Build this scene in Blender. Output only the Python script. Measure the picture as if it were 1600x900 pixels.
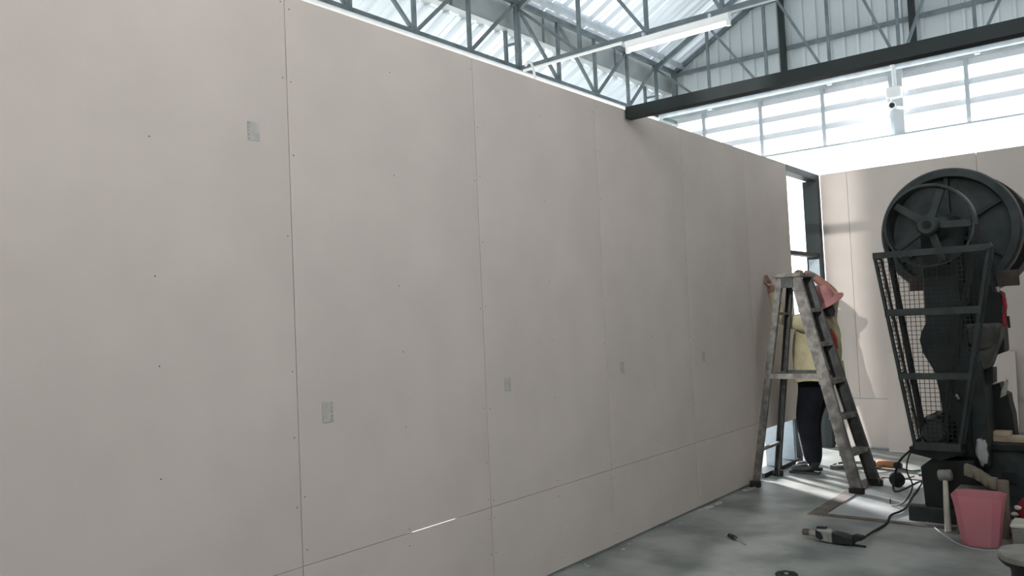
import bpy, bmesh, math, random
from mathutils import Vector, Matrix
random.seed(7)
S = bpy.context.scene
COL = S.collection
for o in list(bpy.data.objects): bpy.data.objects.remove(o)

# ------------------------------------------------------------------ camera, sky, sun, exposure
FPX = 1296.85
RIGHT = Vector((0.7827127, 0.62075215, -0.04502885))
UP = Vector((0.06177832, -0.0054974, 0.99807476))
FWD = Vector((-0.61930951, 0.78398759, 0.04265191))
EYE = Vector((0.0, 0.0, 1.44))
cam = bpy.data.cameras.new('camera'); cam.sensor_width = 36.0; cam.lens = FPX / 1600 * 36
cam.clip_start = 0.05; cam.clip_end = 300
camo = bpy.data.objects.new('camera', cam); COL.objects.link(camo)
camo.matrix_world = Matrix(((RIGHT.x, UP.x, -FWD.x, EYE.x), (RIGHT.y, UP.y, -FWD.y, EYE.y), (RIGHT.z, UP.z, -FWD.z, EYE.z), (0, 0, 0, 1)))
S.camera = camo
W = bpy.data.worlds.new('sky'); S.world = W; W.use_nodes = True
bg = W.node_tree.nodes['Background']; bg.inputs['Color'].default_value = (0.93, 0.97, 1.0, 1); bg.inputs['Strength'].default_value = 4.4
sun = bpy.data.lights.new('sun', 'SUN'); sun.energy = 28.0; sun.angle = math.radians(8.0); sun.color = (0.97, 0.98, 1.0)
suno = bpy.data.objects.new('sun', sun); COL.objects.link(suno)
suno.rotation_euler = Vector((0.83, -0.56, -0.235)).to_track_quat('-Z', 'Y').to_euler(); suno.location = (-30, 30, 12)
ADDED_SPOT = Vector((1.6, -18.0, 6.05)); ADDED_SPOT_AIM = Vector((-2.5, 8.95, 1.3))  # added spot behind the building that throws the ladder shadow
S.view_settings.view_transform = 'Standard'; S.view_settings.look = 'None'
S.view_settings.exposure = -0.2; S.view_settings.gamma = 1.0; S.view_settings.use_curve_mapping = False

# ------------------------------------------------------------------ helpers
def ray(px, py): return RIGHT * ((px - 800) / FPX) - UP * ((py - 450) / FPX) + FWD
def onY(px, py, y):
    d = ray(px, py); return EYE + d * ((y - EYE.y) / d.y)
def onX(px, py, x):
    d = ray(px, py); return EYE + d * ((x - EYE.x) / d.x)
def onZ(px, py, z=0.0):
    d = ray(px, py); return EYE + d * ((z - EYE.z) / d.z)

def mat(name, col, rough=0.7, metal=0.0, var=0.12, scale=6.0, bump=0.0, bscale=60.0, col2=None, detail=5.0, spec=0.5, lo=0.35, hi=0.65):
    m = bpy.data.materials.new(name); m.use_nodes = True
    nt = m.node_tree; b = nt.nodes['Principled BSDF']
    b.inputs['Roughness'].default_value = rough; b.inputs['Metallic'].default_value = metal
    b.inputs['Specular IOR Level'].default_value = spec
    tc = nt.nodes.new('ShaderNodeTexCoord'); n = nt.nodes.new('ShaderNodeTexNoise')
    n.inputs['Scale'].default_value = scale; n.inputs['Detail'].default_value = detail
    r = nt.nodes.new('ShaderNodeValToRGB')
    c2 = col2 if col2 else tuple(max(0, c * (1 - var)) for c in col)
    c1 = col if col2 else tuple(min(1, c * (1 + var)) for c in col)
    r.color_ramp.elements[0].color = (*c2, 1); r.color_ramp.elements[1].color = (*c1, 1)
    r.color_ramp.elements[0].position = lo; r.color_ramp.elements[1].position = hi
    nt.links.new(tc.outputs['Object'], n.inputs['Vector']); nt.links.new(n.outputs['Fac'], r.inputs['Fac'])
    nt.links.new(r.outputs['Color'], b.inputs['Base Color'])
    if bump > 0:
        n2 = nt.nodes.new('ShaderNodeTexNoise'); n2.inputs['Scale'].default_value = bscale; n2.inputs['Detail'].default_value = 4
        bp = nt.nodes.new('ShaderNodeBump'); bp.inputs['Strength'].default_value = bump; bp.inputs['Distance'].default_value = 0.01
        nt.links.new(tc.outputs['Object'], n2.inputs['Vector']); nt.links.new(n2.outputs['Fac'], bp.inputs['Height'])
        nt.links.new(bp.outputs['Normal'], b.inputs['Normal'])
    return m

def tag(o, label=None, cat=None, group=None, kind=None):
    if label: o['label'] = label
    if cat: o['category'] = cat
    if group: o['group'] = group
    if kind: o['kind'] = kind
    return o
def empty(name, loc=(0, 0, 0), rz=0.0, label=None, cat=None, group=None, kind=None):
    o = bpy.data.objects.new(name, None); o.empty_display_size = 0.1; COL.objects.link(o)
    o.location = loc; o.rotation_euler = (0, 0, rz)
    return tag(o, label, cat, group, kind)

class MB:
    """collects shapes in world (or thing) coordinates, then becomes ONE mesh object"""
    def __init__(s): s.v = []; s.f = []; s.m = []; s.mi = 0
    def add(s, vs, fs):
        b = len(s.v); s.v += [tuple(v) for v in vs]
        for f in fs: s.f.append(tuple(i + b for i in f)); s.m.append(s.mi)
        return s
    def box(s, a, b):
        x0, y0, z0 = a; x1, y1, z1 = b
        return s.add([(x0, y0, z0), (x1, y0, z0), (x1, y1, z0), (x0, y1, z0), (x0, y0, z1), (x1, y0, z1), (x1, y1, z1), (x0, y1, z1)],
                     [(0, 3, 2, 1), (4, 5, 6, 7), (0, 1, 5, 4), (1, 2, 6, 5), (2, 3, 7, 6), (3, 0, 4, 7)])
    def bar(s, p, q, w, h, ref=(0, 0, 1)):
        """box beam from p to q; w across, h along ref"""
        p, q = Vector(p), Vector(q); d = (q - p).normalized(); r = Vector(ref)
        if abs(d.dot(r)) > 0.98: r = Vector((0, 1, 0))
        a = d.cross(r).normalized(); u = a.cross(d).normalized()
        vs = []
        for c in (p, q):
            for i, j in ((-1, -1), (1, -1), (1, 1), (-1, 1)): vs.append(c + a * (i * w / 2) + u * (j * h / 2))
        return s.add(vs, [(0, 1, 2, 3), (7, 6, 5, 4), (0, 4, 5, 1), (1, 5, 6, 2), (2, 6, 7, 3), (3, 7, 4, 0)])
    def tube(s, pts, r, n=8, cap=True):
        pts = [Vector(p) for p in pts]; rs = r if isinstance(r, (list, tuple)) else [r] * len(pts)
        vs, fs = [], []; prev = None
        for i, p in enumerate(pts):
            d = (pts[min(i + 1, len(pts) - 1)] - pts[max(i - 1, 0)]).normalized()
            if prev is None:
                ref = Vector((0, 0, 1)) if abs(d.z) < 0.9 else Vector((1, 0, 0)); a = d.cross(ref).normalized()
            else:
                a = (prev - d * prev.dot(d)).normalized()
            prev = a; u = d.cross(a)
            for k in range(n):
                t = 2 * math.pi * k / n; vs.append(p + (a * math.cos(t) + u * math.sin(t)) * rs[i])
        for i in range(len(pts) - 1):
            for k in range(n):
                k2 = (k + 1) % n; fs.append((i * n + k, i * n + k2, (i + 1) * n + k2, (i + 1) * n + k))
        if cap:
            fs.append(tuple(reversed(range(n)))); fs.append(tuple((len(pts) - 1) * n + k for k in range(n)))
        return s.add(vs, fs)
    def lathe(s, c, axis, prof, n=32, close=False):
        """prof: list of (along axis, radius)"""
        c = Vector(c); ax = Vector(axis).normalized(); ref = Vector((0, 0, 1)) if abs(ax.z) < 0.9 else Vector((1, 0, 0))
        a = ax.cross(ref).normalized(); u = ax.cross(a); vs, fs = [], []
        for t, r in prof:
            for k in range(n):
                g = 2 * math.pi * k / n; vs.append(c + ax * t + (a * math.cos(g) + u * math.sin(g)) * r)
        m = len(prof)
        for i in range(m if close else m - 1):
            j = (i + 1) % m
            for k in range(n):
                k2 = (k + 1) % n; fs.append((i * n + k, i * n + k2, j * n + k2, j * n + k))
        if not close:
            if prof[0][1] > 1e-5: fs.append(tuple(reversed(range(n))))
            if prof[-1][1] > 1e-5: fs.append(tuple((m - 1) * n + k for k in range(n)))
        return s.add(vs, fs)
    def prism(s, poly, y0, y1, axis='y'):
        """polygon (a,b) extruded; axis y: (x,z) ; axis z: (x,y) ; axis x: (y,z)"""
        n = len(poly); vs = []
        for t in (y0, y1):
            for a, b in poly: vs.append({'y': (a, t, b), 'z': (a, b, t), 'x': (t, a, b)}[axis])
        fs = [tuple(range(n)), tuple(reversed(range(n, 2 * n)))]
        for i in range(n): j = (i + 1) % n; fs.append((i, i + n, j + n, j))
        return s.add(vs, fs)
    def blob(s, c, r, n=10, m=7, jit=0.0, flat=None):
        c = Vector(c); rx, ry, rz = r if isinstance(r, (tuple, list)) else (r, r, r); vs, fs = [], []
        for i in range(m + 1):
            th = math.pi * i / m
            for k in range(n):
                ph = 2 * math.pi * k / n; q = 1 + random.uniform(-jit, jit)
                vs.append((c.x + rx * q * math.sin(th) * math.cos(ph), c.y + ry * q * math.sin(th) * math.sin(ph), c.z + rz * q * math.cos(th)))
        for i in range(m):
            for k in range(n): k2 = (k + 1) % n; fs.append((i * n + k, (i + 1) * n + k, (i + 1) * n + k2, i * n + k2))
        return s.add(vs, fs)
    def build(s, name, material, parent=None, smooth=False, bevel=0.0, origin=None, shade=35):
        me = bpy.data.meshes.new(name)
        org = Vector(origin) if origin is not None else Vector((0, 0, 0))
        me.from_pydata([Vector(v) - org for v in s.v], [], s.f); me.update()
        mats = material if isinstance(material, (list, tuple)) else [material]
        for m in mats: me.materials.append(m)
        if len(mats) > 1:
            for p, i in zip(me.polygons, s.m): p.material_index = i
        bm = bmesh.new(); bm.from_mesh(me); bmesh.ops.remove_doubles(bm, verts=bm.verts, dist=1e-6)
        bmesh.ops.recalc_face_normals(bm, faces=bm.faces)
        bm.to_mesh(me); bm.free()
        o = bpy.data.objects.new(name, me); COL.objects.link(o); o.location = org
        if parent is not None:
            o.parent = parent; o.location = org if origin is not None else (0, 0, 0)
        if smooth:
            for p in me.polygons: p.use_smooth = True
            try: me.set_sharp_from_angle(angle=math.radians(shade))
            except Exception: pass
        if bevel > 0:
            md = o.modifiers.new('bevel', 'BEVEL'); md.width = bevel; md.segments = 2; md.limit_method = 'ANGLE'; md.angle_limit = math.radians(40)
        return o

def link_copy(o, loc, parent=None, name=None):
    c = o.copy(); COL.objects.link(c); c.location = loc
    if parent is not None: c.parent = parent
    return c

# ------------------------------------------------------------------ materials
M = {}
M['gyp'] = mat('gypsum_board_paper', (0.675, 0.592, 0.532), 0.85, 0, 0.035, 2.2, 0.05, 220, detail=3, spec=0.25)
M['gypcore'] = mat('gypsum_core', (0.72, 0.71, 0.68), 0.9, 0, 0.05, 20)
M['stampA'] = mat('faint_print', (0.52, 0.49, 0.45), 0.85, 0, 0.1, 30)
M['stampB'] = mat('dark_print', (0.40, 0.375, 0.35), 0.85, 0, 0.2, 120)
M['screw'] = mat('screw_head', (0.16, 0.15, 0.14), 0.6, 0.4)
M['conc'] = mat('concrete_floor', (0.36, 0.36, 0.33), 0.5, 0, 0.3, 2.6, 0.06, 30, col2=(0.18, 0.196, 0.18), detail=10, spec=0.5, lo=0.36, hi=0.62)
M['pad'] = mat('light_brightened_concrete', (0.50, 0.50, 0.49), 0.45, 0, 0.2, 2.5, 0.05, 30, col2=(0.38, 0.39, 0.39), detail=8)
M['strip'] = mat('rusty_flat_steel', (0.15, 0.125, 0.105), 0.75, 0.2, 0.3, 9, 0.05, 90)
M['ground'] = mat('outdoor_concrete', (0.6, 0.6, 0.58), 0.9, 0, 0.1, 1.0)
M['block'] = mat('rendered_block_wall', (0.26, 0.255, 0.24), 0.9, 0, 0.1, 3, 0.1, 30)
M['roof'] = mat('pale_roof_sheet_added_glow', (0.60, 0.65, 0.69), 0.30, 0.5, 0.06, 1.5, 0.02, 15)
def translucent(m, f, col):
    nt = m.node_tree; b = nt.nodes['Principled BSDF']; t = nt.nodes.new('ShaderNodeBsdfTranslucent'); t.inputs['Color'].default_value = (*col, 1)
    x = nt.nodes.new('ShaderNodeMixShader'); x.inputs[0].default_value = f
    nt.links.new(b.outputs[0], x.inputs[1]); nt.links.new(t.outputs[0], x.inputs[2]); nt.links.new(x.outputs[0], nt.nodes['Material Output'].inputs['Surface'])
translucent(M['roof'], 0.03, (0.85, 0.92, 1.0))  # translucency added to make the metal roof glow and brighten the walls
M['gable'] = mat('grey_cladding_sheet', (0.62, 0.66, 0.67), 0.5, 0.1, 0.05, 1.2)
M['truss'] = mat('grey_green_steel_paint', (0.15, 0.185, 0.195), 0.5, 0.2, 0.2, 5)
M['gutter'] = mat('galvanised_gutter', (0.38, 0.41, 0.41), 0.5, 0.3, 0.15, 2)
M['dkbeam'] = mat('dark_green_primer', (0.013, 0.020, 0.020), 0.55, 0.1, 0.2, 6)
M['galv'] = mat('galvanised_steel', (0.62, 0.67, 0.70), 0.4, 0.55, 0.1, 8)
M['stud'] = mat('zinc_stud', (0.40, 0.46, 0.50), 0.45, 0.4, 0.12, 6)
M['white'] = mat('white_enamel', (0.82, 0.82, 0.82), 0.4, 0, 0.03, 8)
M['louv'] = mat('pale_louvre_blade', (0.76, 0.77, 0.79), 0.5, 0.0, 0.04, 3)
M['mull'] = mat('grey_mullion_paint', (0.42, 0.46, 0.48), 0.5, 0.1, 0.1, 5)
translucent(M['louv'], 0.06, (0.9, 0.92, 0.95))
M['colm'] = mat('pale_grey_column_paint', (0.50, 0.53, 0.55), 0.5, 0.1, 0.06, 4)
M['black'] = mat('black_plastic', (0.014, 0.015, 0.016), 0.5, 0, 0.2, 20)
M['rubber'] = mat('black_rubber', (0.018, 0.018, 0.018), 0.8, 0, 0.2, 30)
M['mach'] = mat('dark_machine_paint', (0.026, 0.033, 0.032), 0.55, 0.2, 0.3, 7, 0.05, 30)
M['mach2'] = mat('worn_machine_paint', (0.041, 0.050, 0.048), 0.5, 0.25, 0.3, 9, 0.05, 30)
M['machd'] = mat('oily_cast_iron', (0.012, 0.0145, 0.0145), 0.5, 0.3, 0.3, 9, 0.05, 30)
M['greasy'] = mat('greasy_brown_iron', (0.075, 0.072, 0.062), 0.5, 0.2, 0.35, 9, 0.05, 30)
M['wire'] = mat('black_wire', (0.02, 0.022, 0.022), 0.6, 0.3)
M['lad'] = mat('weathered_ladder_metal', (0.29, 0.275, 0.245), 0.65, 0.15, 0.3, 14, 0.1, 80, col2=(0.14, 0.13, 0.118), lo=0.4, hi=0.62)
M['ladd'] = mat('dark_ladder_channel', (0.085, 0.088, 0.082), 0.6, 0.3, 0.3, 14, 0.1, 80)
M['skin'] = mat('skin', (0.28, 0.145, 0.105), 0.6, 0, 0.08, 20, spec=0.3)
M['shirt'] = mat('khaki_yellow_cotton', (0.44, 0.40, 0.25), 0.9, 0, 0.18, 7, 0.25, 14, spec=0.1)
M['trous'] = mat('black_trouser_cloth', (0.006, 0.007, 0.010), 0.9, 0, 0.3, 8, 0.2, 16, spec=0.15)
M['shoe'] = mat('black_shoe', (0.012, 0.012, 0.013), 0.5, 0, 0.2, 20)
M['hat'] = mat('dusty_pink_cloth', (0.37, 0.17, 0.165), 0.9, 0, 0.12, 10, 0.15, 40, spec=0.1)
M['hatin'] = mat('beige_hat_band', (0.55, 0.42, 0.30), 0.9, 0, 0.08, 12)
M['scarf'] = mat('black_face_cloth', (0.020, 0.018, 0.020), 0.9, 0, 0.2, 10)
M['redstrap'] = mat('red_strap', (0.45, 0.06, 0.04), 0.7, 0, 0.1, 12)
M['red'] = mat('red_fabric', (0.30, 0.022, 0.03), 0.7, 0, 0.2, 12, 0.2, 30)
M['wood'] = mat('sawn_timber', (0.50, 0.38, 0.28), 0.75, 0, 0.2, 9)
M['woodp'] = mat('pale_handle_wood', (0.52, 0.47, 0.40), 0.7, 0, 0.15, 14)
M['brown'] = mat('brown_rusty_steel', (0.085, 0.065, 0.055), 0.7, 0.2, 0.2, 12)
M['orange'] = mat('orange_tool_plastic', (0.55, 0.24, 0.10), 0.5, 0, 0.1, 15)
M['tan'] = mat('tan_cardboard', (0.17, 0.145, 0.105), 0.85, 0, 0.15, 10)
M['cream'] = mat('cream_tile', (0.68, 0.66, 0.57), 0.5, 0, 0.06, 10)
M['grey'] = mat('grey_concrete_block', (0.22, 0.21, 0.19), 0.9, 0, 0.15, 12, 0.2, 60)
M['toolg'] = mat('scuffed_tool_metal', (0.42, 0.42, 0.38), 0.45, 0.5, 0.2, 25)
M['seat'] = mat('worn_stool_top', (0.25, 0.235, 0.21), 0.75, 0, 0.2, 12)
M['steel'] = mat('bare_steel', (0.5, 0.5, 0.5), 0.35, 0.9, 0.15, 20)
M['dust'] = mat('gypsum_dust', (0.5, 0.49, 0.46), 0.95, 0, 0.08, 30)
def emis(name, col, st):
    m = bpy.data.materials.new(name); m.use_nodes = True; b = m.node_tree.nodes['Principled BSDF']
    b.inputs['Base Color'].default_value = (*col, 1); b.inputs['Emission Color'].default_value = (*col, 1); b.inputs['Emission Strength'].default_value = st
    return m
M['tube'] = emis('lit_fluorescent_tube', (1.0, 0.98, 0.95), 4.0)
def plastic(name, col, tr=0.5):
    m = bpy.data.materials.new(name); m.use_nodes = True; nt = m.node_tree; b = nt.nodes['Principled BSDF']
    b.inputs['Base Color'].default_value = (*col, 1); b.inputs['Roughness'].default_value = 0.35
    t = nt.nodes.new('ShaderNodeBsdfTranslucent'); t.inputs['Color'].default_value = (*col, 1)
    tp = nt.nodes.new('ShaderNodeBsdfTransparent'); tp.inputs['Color'].default_value = (*[min(1, c * 1.6 + 0.12) for c in col], 1)
    a = nt.nodes.new('ShaderNodeMixShader'); a.inputs[0].default_value = 0.4; c = nt.nodes.new('ShaderNodeMixShader'); c.inputs[0].default_value = tr
    nt.links.new(b.outputs[0], a.inputs[1]); nt.links.new(t.outputs[0], a.inputs[2])
    nt.links.new(a.outputs[0], c.inputs[1]); nt.links.new(tp.outputs[0], c.inputs[2])
    nt.links.new(c.outputs[0], nt.nodes['Material Output'].inputs['Surface'])
    return m
M['pink'] = plastic('translucent_pink_plastic', (0.84, 0.42, 0.46), 0.38)
M['bag'] = plastic('white_plastic_film', (0.75, 0.75, 0.75), 0.25)

# ------------------------------------------------------------------ setting: floors
XW = -2.835          # face of the left partition
YB = 8.95            # face of the back partition
XE = -6.24           # eave truss plane
YG = 12.6            # gable plane
floor = tag(MB().box((-14, -4.2, -0.2), (1.4, 12.9, 0.0)).build('floor', M['conc']), 'mottled grey concrete workshop floor', kind='structure')
tag(MB().box((-60, -40, -0.5), (60, 70, -0.2)).build('ground', M['ground']), 'pale outdoor concrete yard around the workshop', kind='structure')
# machine pad, bright light put into its pale colour, with rusty edge strips let into the floor
MB().box((-1.98, 5.96, 0.0), (0.4, 7.42, 0.004)).build('machine_pad', M['pad'], floor)
MB().box((-2.09, 5.88, 0.0), (-1.98, 7.50, 0.010)).build('edge_strip', M['strip'], floor)
MB().box((-1.98, 5.90, 0.0), (0.4, 5.96, 0.007)).build('edge_strip', M['strip'], floor)
MB().box((-1.98, 7.42, 0.0), (-0.9, 7.50, 0.010)).build('edge_strip', M['strip'], floor)

# ------------------------------------------------------------------ left partition
wl = empty('wall_left', (XW, 0, 0), kind='structure', label='long unpainted gypsum board partition wall on steel studs')
TOPZ = 2.865; SEAM = 0.487
def board_mesh(name, w, h, th=0.012, taper=0.0015, mats=None):
    """board in local coords: x=0 face (towards +x), y 0..w, z 0..h, tapered long edges"""
    mb = MB(); ys = [0.0, 0.002, 0.045, w - 0.045, w - 0.002, w]; xs = [-taper - 0.002, -taper, 0, 0, -taper, -taper - 0.002]
    n = len(ys); vs = []
    for z in (0, h):
        for x, y in zip(xs, ys): vs.append((x, y, z))
    for z in (0, h):
        for y in (0, w): vs.append((-th, y, z))
    fs = [(i, i + 1, n + i + 1, n + i) for i in range(n - 1)]
    a, b, c, d = 2 * n, 2 * n + 1, 2 * n + 2, 2 * n + 3
    fs += [(a, c, d, b), (0, n, c, a), (n - 1, b, d, 2 * n - 1), tuple(range(n)) + (b, a), tuple(range(n, 2 * n)) + (d, c)]
    mb.add(vs, fs)
    o = mb.build(name, M['gyp']); me = o.data; bpy.data.objects.remove(o); return me
GAP = 0.003
full = board_mesh('gypsum_board', 1.2 - GAP, TOPZ - SEAM - 0.002)
low = board_mesh('gypsum_board', 1.2 - GAP, SEAM - 0.0185)
last = board_mesh('gypsum_board', 7.95 - 6.935, TOPZ - SEAM + 0.07 - 0.004)
boards = []
def put_board(me, x, y, z, parent):
    o = bpy.data.objects.new('gypsum_board', me); COL.objects.link(o); o.parent = parent; o.location = (x, y, z); boards.append(o); return o
for k in range(-3, 4):
    y = 2.135 + 1.2 * k
    dx = random.uniform(-0.0012, 0.0012)
    put_board(full, dx, y + GAP / 2, SEAM + 0.002, wl)
    put_board(low, random.uniform(-0.0015, 0.0015), y + GAP / 2, 0.018, wl)
put_board(last, 0.0005, 6.935 + GAP / 2, SEAM + 0.004 - 0.07, wl)
# steel studs and rails behind the boards (children of the wall)
def wpart(name, a, b, m): return MB().box(a, b).build(name, m, wl)
for i in range(-6, 9):
    y = 2.135 + 0.6 * i
    wpart('stud', (-0.075, y - 0.03, 0.04), (-0.0125, y + 0.03, TOPZ - 0.04), M['stud'])
# studs standing free in the unclad foot of the wall
for y in (7.42, 7.80):
    st = MB().box((-0.14, y - 0.018, 0.03), (-0.013, y - 0.016, SEAM - 0.0)).box((-0.14, y - 0.018, 0.03), (-0.137, y + 0.03, SEAM)).box((-0.016, y - 0.018, 0.03), (-0.013, y + 0.03, SEAM))
    st.build('stud', M['stud'], wl)
wpart('bottom_track', (-0.085, -1.5, 0.0), (-0.013, 6.93, 0.04), M['stud'])
wpart('bottom_track', (-0.14, 7.02, 0.0), (-0.010, 7.96, 0.04), M['dkbeam'])
wpart('top_track', (-0.08, -1.5, TOPZ - 0.04), (-0.0125, 7.95, TOPZ), M['galv'])
for y0, y1 in ((-1.5, 2.72), (3.10, 3.98), (4.02, 7.95)):
    wpart('noggin_rail', (-0.07, y0, SEAM - 0.03), (-0.0125, y1, SEAM + 0.035), M['stud'])
# dark steel frame of the unclad bay at the far end
wpart('door_post', (-0.10, 7.93, 0.0), (-0.013, 7.99, 2.86), M['dkbeam'])
wpart('top_rail', (-0.11, 7.95, 2.80), (0.0, YB - 0.02, 2.865), M['dkbeam'])
wpart('middle_rail', (-0.10, 7.99, 1.99), (-0.02, YB - 0.10, 2.03), M['dkbeam'])
wpart('corner_post', (-0.15, YB - 0.11, 0.0), (0.0, YB - 0.015, 2.80), M['dkbeam'])
wpart('splice_plate', (-0.13, YB - 0.116, 1.10), (-0.02, YB - 0.11, 1.97), M['stud'])
# screw heads: too many and too small to pick apart
sc = MB()
def screw(y, z, r=0.0034): sc.lathe((0.0003, y, z), (1, 0, 0), [(0, r), (0.0008, r * 0.8)], 6)
for k in range(-1, 5):
    yj = 2.135 + 1.2 * k
    for z in [0.54, 0.75, 1.02, 1.28, 1.55, 1.85, 2.2, 2.5, 2.8]:
        if random.random() < 0.75: screw(yj - 0.022 + random.uniform(-.004, .004), z + random.uniform(-.03, .03))
        if random.random() < 0.75: screw(yj + 0.022 + random.uniform(-.004, .004), z + random.uniform(-.03, .03))
    for z in [0.55, 0.95, 1.3, 1.65, 2.15, 2.7]:
        screw(yj + 0.6 + random.uniform(-.01, .01), z + random.uniform(-.05, .05))
    for z in (0.08, 0.25, 0.43):
        screw(yj - 0.02, z); screw(yj + 0.02, z); screw(yj + 0.6, z)
tag(sc.build('screw_heads', M['screw'], wl), kind='stuff')
# faint maker's prints on the boards (illegible)
for (px, py, w, h, side) in ((396, 205, 0.055, 0.075, -1), (512, 644, 0.055, 0.085, 1), (793, 601, 0.05, 0.075, 1), (972, 575, 0.048, 0.075, 1), (1099, 557, 0.05, 0.08, 1)):
    p = onX(px, py, XW); mb = MB(); mb.mi = 0
    mb.box((0.0013, p.y - w / 2, p.z - h / 2), (0.0016, p.y + w / 2, p.z + h / 2)); mb.mi = 1
    e = p.y + side * w / 2 * 0.8
    for j in range(5):
        zz = p.z - h / 2 + h * (j + 0.5) / 5; mb.box((0.0016, e - 0.006, zz - h * 0.06), (0.0018, e + 0.005, zz + h * 0.05))
    mb.build('printed_stamp', [M['stampA'], M['stampB']], wl)
# dust and plaster crumbs along the wall foot
du = MB()
for i in range(14):
    y = random.uniform(3.6, 6.9); r = random.uniform(0.004, 0.014)
    du.blob((0.03 + random.random() ** 2 * 0.10, y, r * 0.15), (r, r * 1.5, r * 0.35), 6, 4, 0.2)
for i in range(16):
    y = random.uniform(5.6, 6.6); r = random.uniform(0.008, 0.03)
    du.blob((0.02 + random.random() * 0.05, y, 0.002), (r, r * 2.2, r * 0.2), 6, 4, 0.2)
tag(du.build('gypsum_dust', M['dust'], wl), kind='stuff')

# ------------------------------------------------------------------ back partition
wb = empty('wall_back', (0, YB, 0), kind='structure', label='gypsum board partition closing the far end of the room')
bfull = board_mesh('gypsum_board', 1.2 - GAP, 2.87 - 0.51)
blow = board_mesh('gypsum_board', 1.2 - GAP, 0.49)
bnarrow = board_mesh('gypsum_board', 0.275 - GAP, 2.87 - 0.51)
def back_board(me, x, z):
    o = bpy.data.objects.new('gypsum_board', me); COL.objects.link(o); o.parent = wb; o.location = (x, random.uniform(-.001, .001), z); o.rotation_euler = (0, 0, -math.pi / 2)
    return o
# local y of a board runs along -? : rotate -90deg so the face looks to -Y and width runs to +X
back_board(bnarrow, -2.835, 0.51)
for k in range(4):
    back_board(bfull, -2.56 + 1.2 * k, 0.51)
for k in range(4): back_board(blow, -2.56 + 1.2 * k - 0.275 + 0.0, 0.015)
MB().box((-2.83, 0.013, 0.0), (1.3, 0.06, 2.85)).build('stud_frame', M['stud'], wb)
# right wall and rear wall, outside the view; openings sized to shape the light
tag(MB().box((1.2, -1.2, 0), (1.35, 3.3, 3.0)).box((1.2, 3.3, 0), (1.35, YG, 5.5)).box((1.2, -4.2, 0), (1.35, -1.2, 5.5)).build('wall_right', M['block']), kind='structure', label='rendered block wall on the right side of the workshop')
rw = MB().box((-0.475, -4.2, 0), (1.35, -4.05, 5.5)).box((-0.76, -4.2, 0), (-0.475, -4.05, 1.85)).box((XE, -4.2, 0), (-0.76, -4.05, 5.5))
tag(rw.build('wall_rear', M['block']), kind='structure', label='rendered rear wall with a high slot cut to shape the added spot beam')

# ------------------------------------------------------------------ roof
SL = 0.535; XR = -2.62; ZE = 5.56; ZR = ZE + (XR - XE) * SL; XE2 = 1.0
PITCH = 0.32; NR = 3
def sheet_mesh(L, n=NR):
    """ribbed sheet: ribs along local x (0..L), width along y, thickness in z"""
    prof = []
    for i in range(n):
        y = i * PITCH
        prof += [(y, 0), (y + PITCH * 0.30, 0), (y + PITCH * 0.33, 0.006), (y + PITCH * .36, 0), (y + PITCH * 0.62, 0), (y + PITCH * 0.72, 0.046), (y + PITCH * 0.88, 0.046), (y + PITCH * 0.98, 0)]
    prof.append((n * PITCH + 0.012, 0.0))
    vs, fs = [], []; m = len(prof)
    for x in (0, L):
        for y, z in prof: vs.append((x, y, z))
    for i in range(m - 1): fs.append((i, i + 1, m + i + 1, m + i))
    o = MB().add(vs, fs).build('roof_sheet', M['roof']); me = o.data; bpy.data.objects.remove(o); return me
ceil = empty('ceiling', (0, 0, 0), kind='structure', label='pitched roof of ribbed metal sheets over the two bays')
Lr = math.hypot(XR - XE, ZR - ZE); ang = math.atan(SL)
smesh = sheet_mesh(Lr + 0.05)
XG2 = -6.60   # left edge of the valley gutter = eave of the left bay
wS = NR * PITCH
for i in range(18):
    y = YG + 0.1 - wS * (i + 1)
    if y < -5: break
    for (x0, sgn) in ((XE - 0.06, 1), (XE2 + 0.06, -1)):
        o = bpy.data.objects.new('roof_sheet', smesh); COL.objects.link(o); o.parent = ceil
        o.location = (x0, y if sgn > 0 else y + wS, ZE - 0.03)
        o.rotation_euler = (0, -ang, 0) if sgn > 0 else (0, -ang, math.pi)
# lower roof beyond the gutter: the same fall carried on to the left
XL0 = XE - 0.28 - (XR - XE); ZL0 = 5.13 - (XR - XE) * SL
for i in range(18):
    y = YG + 0.1 - wS * (i + 1)
    o = bpy.data.objects.new('roof_sheet', smesh); COL.objects.link(o); o.parent = ceil
    o.location = (XL0, y, ZL0); o.rotation_euler = (0, -ang, 0)
# purlins under the sheets (right bay, both slopes; left bay near slope)
for t in (0.04, 0.97):
    for (xa, xb) in ((XE, XR), (XE2, XR)):
        x = xa + (xb - xa) * t; z = ZE + (ZR - ZE) * t - 0.075
        MB().bar((x, -4.1, z), (x, YG - 0.02, z), 0.05, 0.07).build('purlin', M['galv'], ceil)
MB().box((XR - 0.16, -4.2, ZR + 0.005), (XR + 0.16, YG + 0.1, ZR + 0.02)).build('ridge_cap', M['roof'], ceil)

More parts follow.
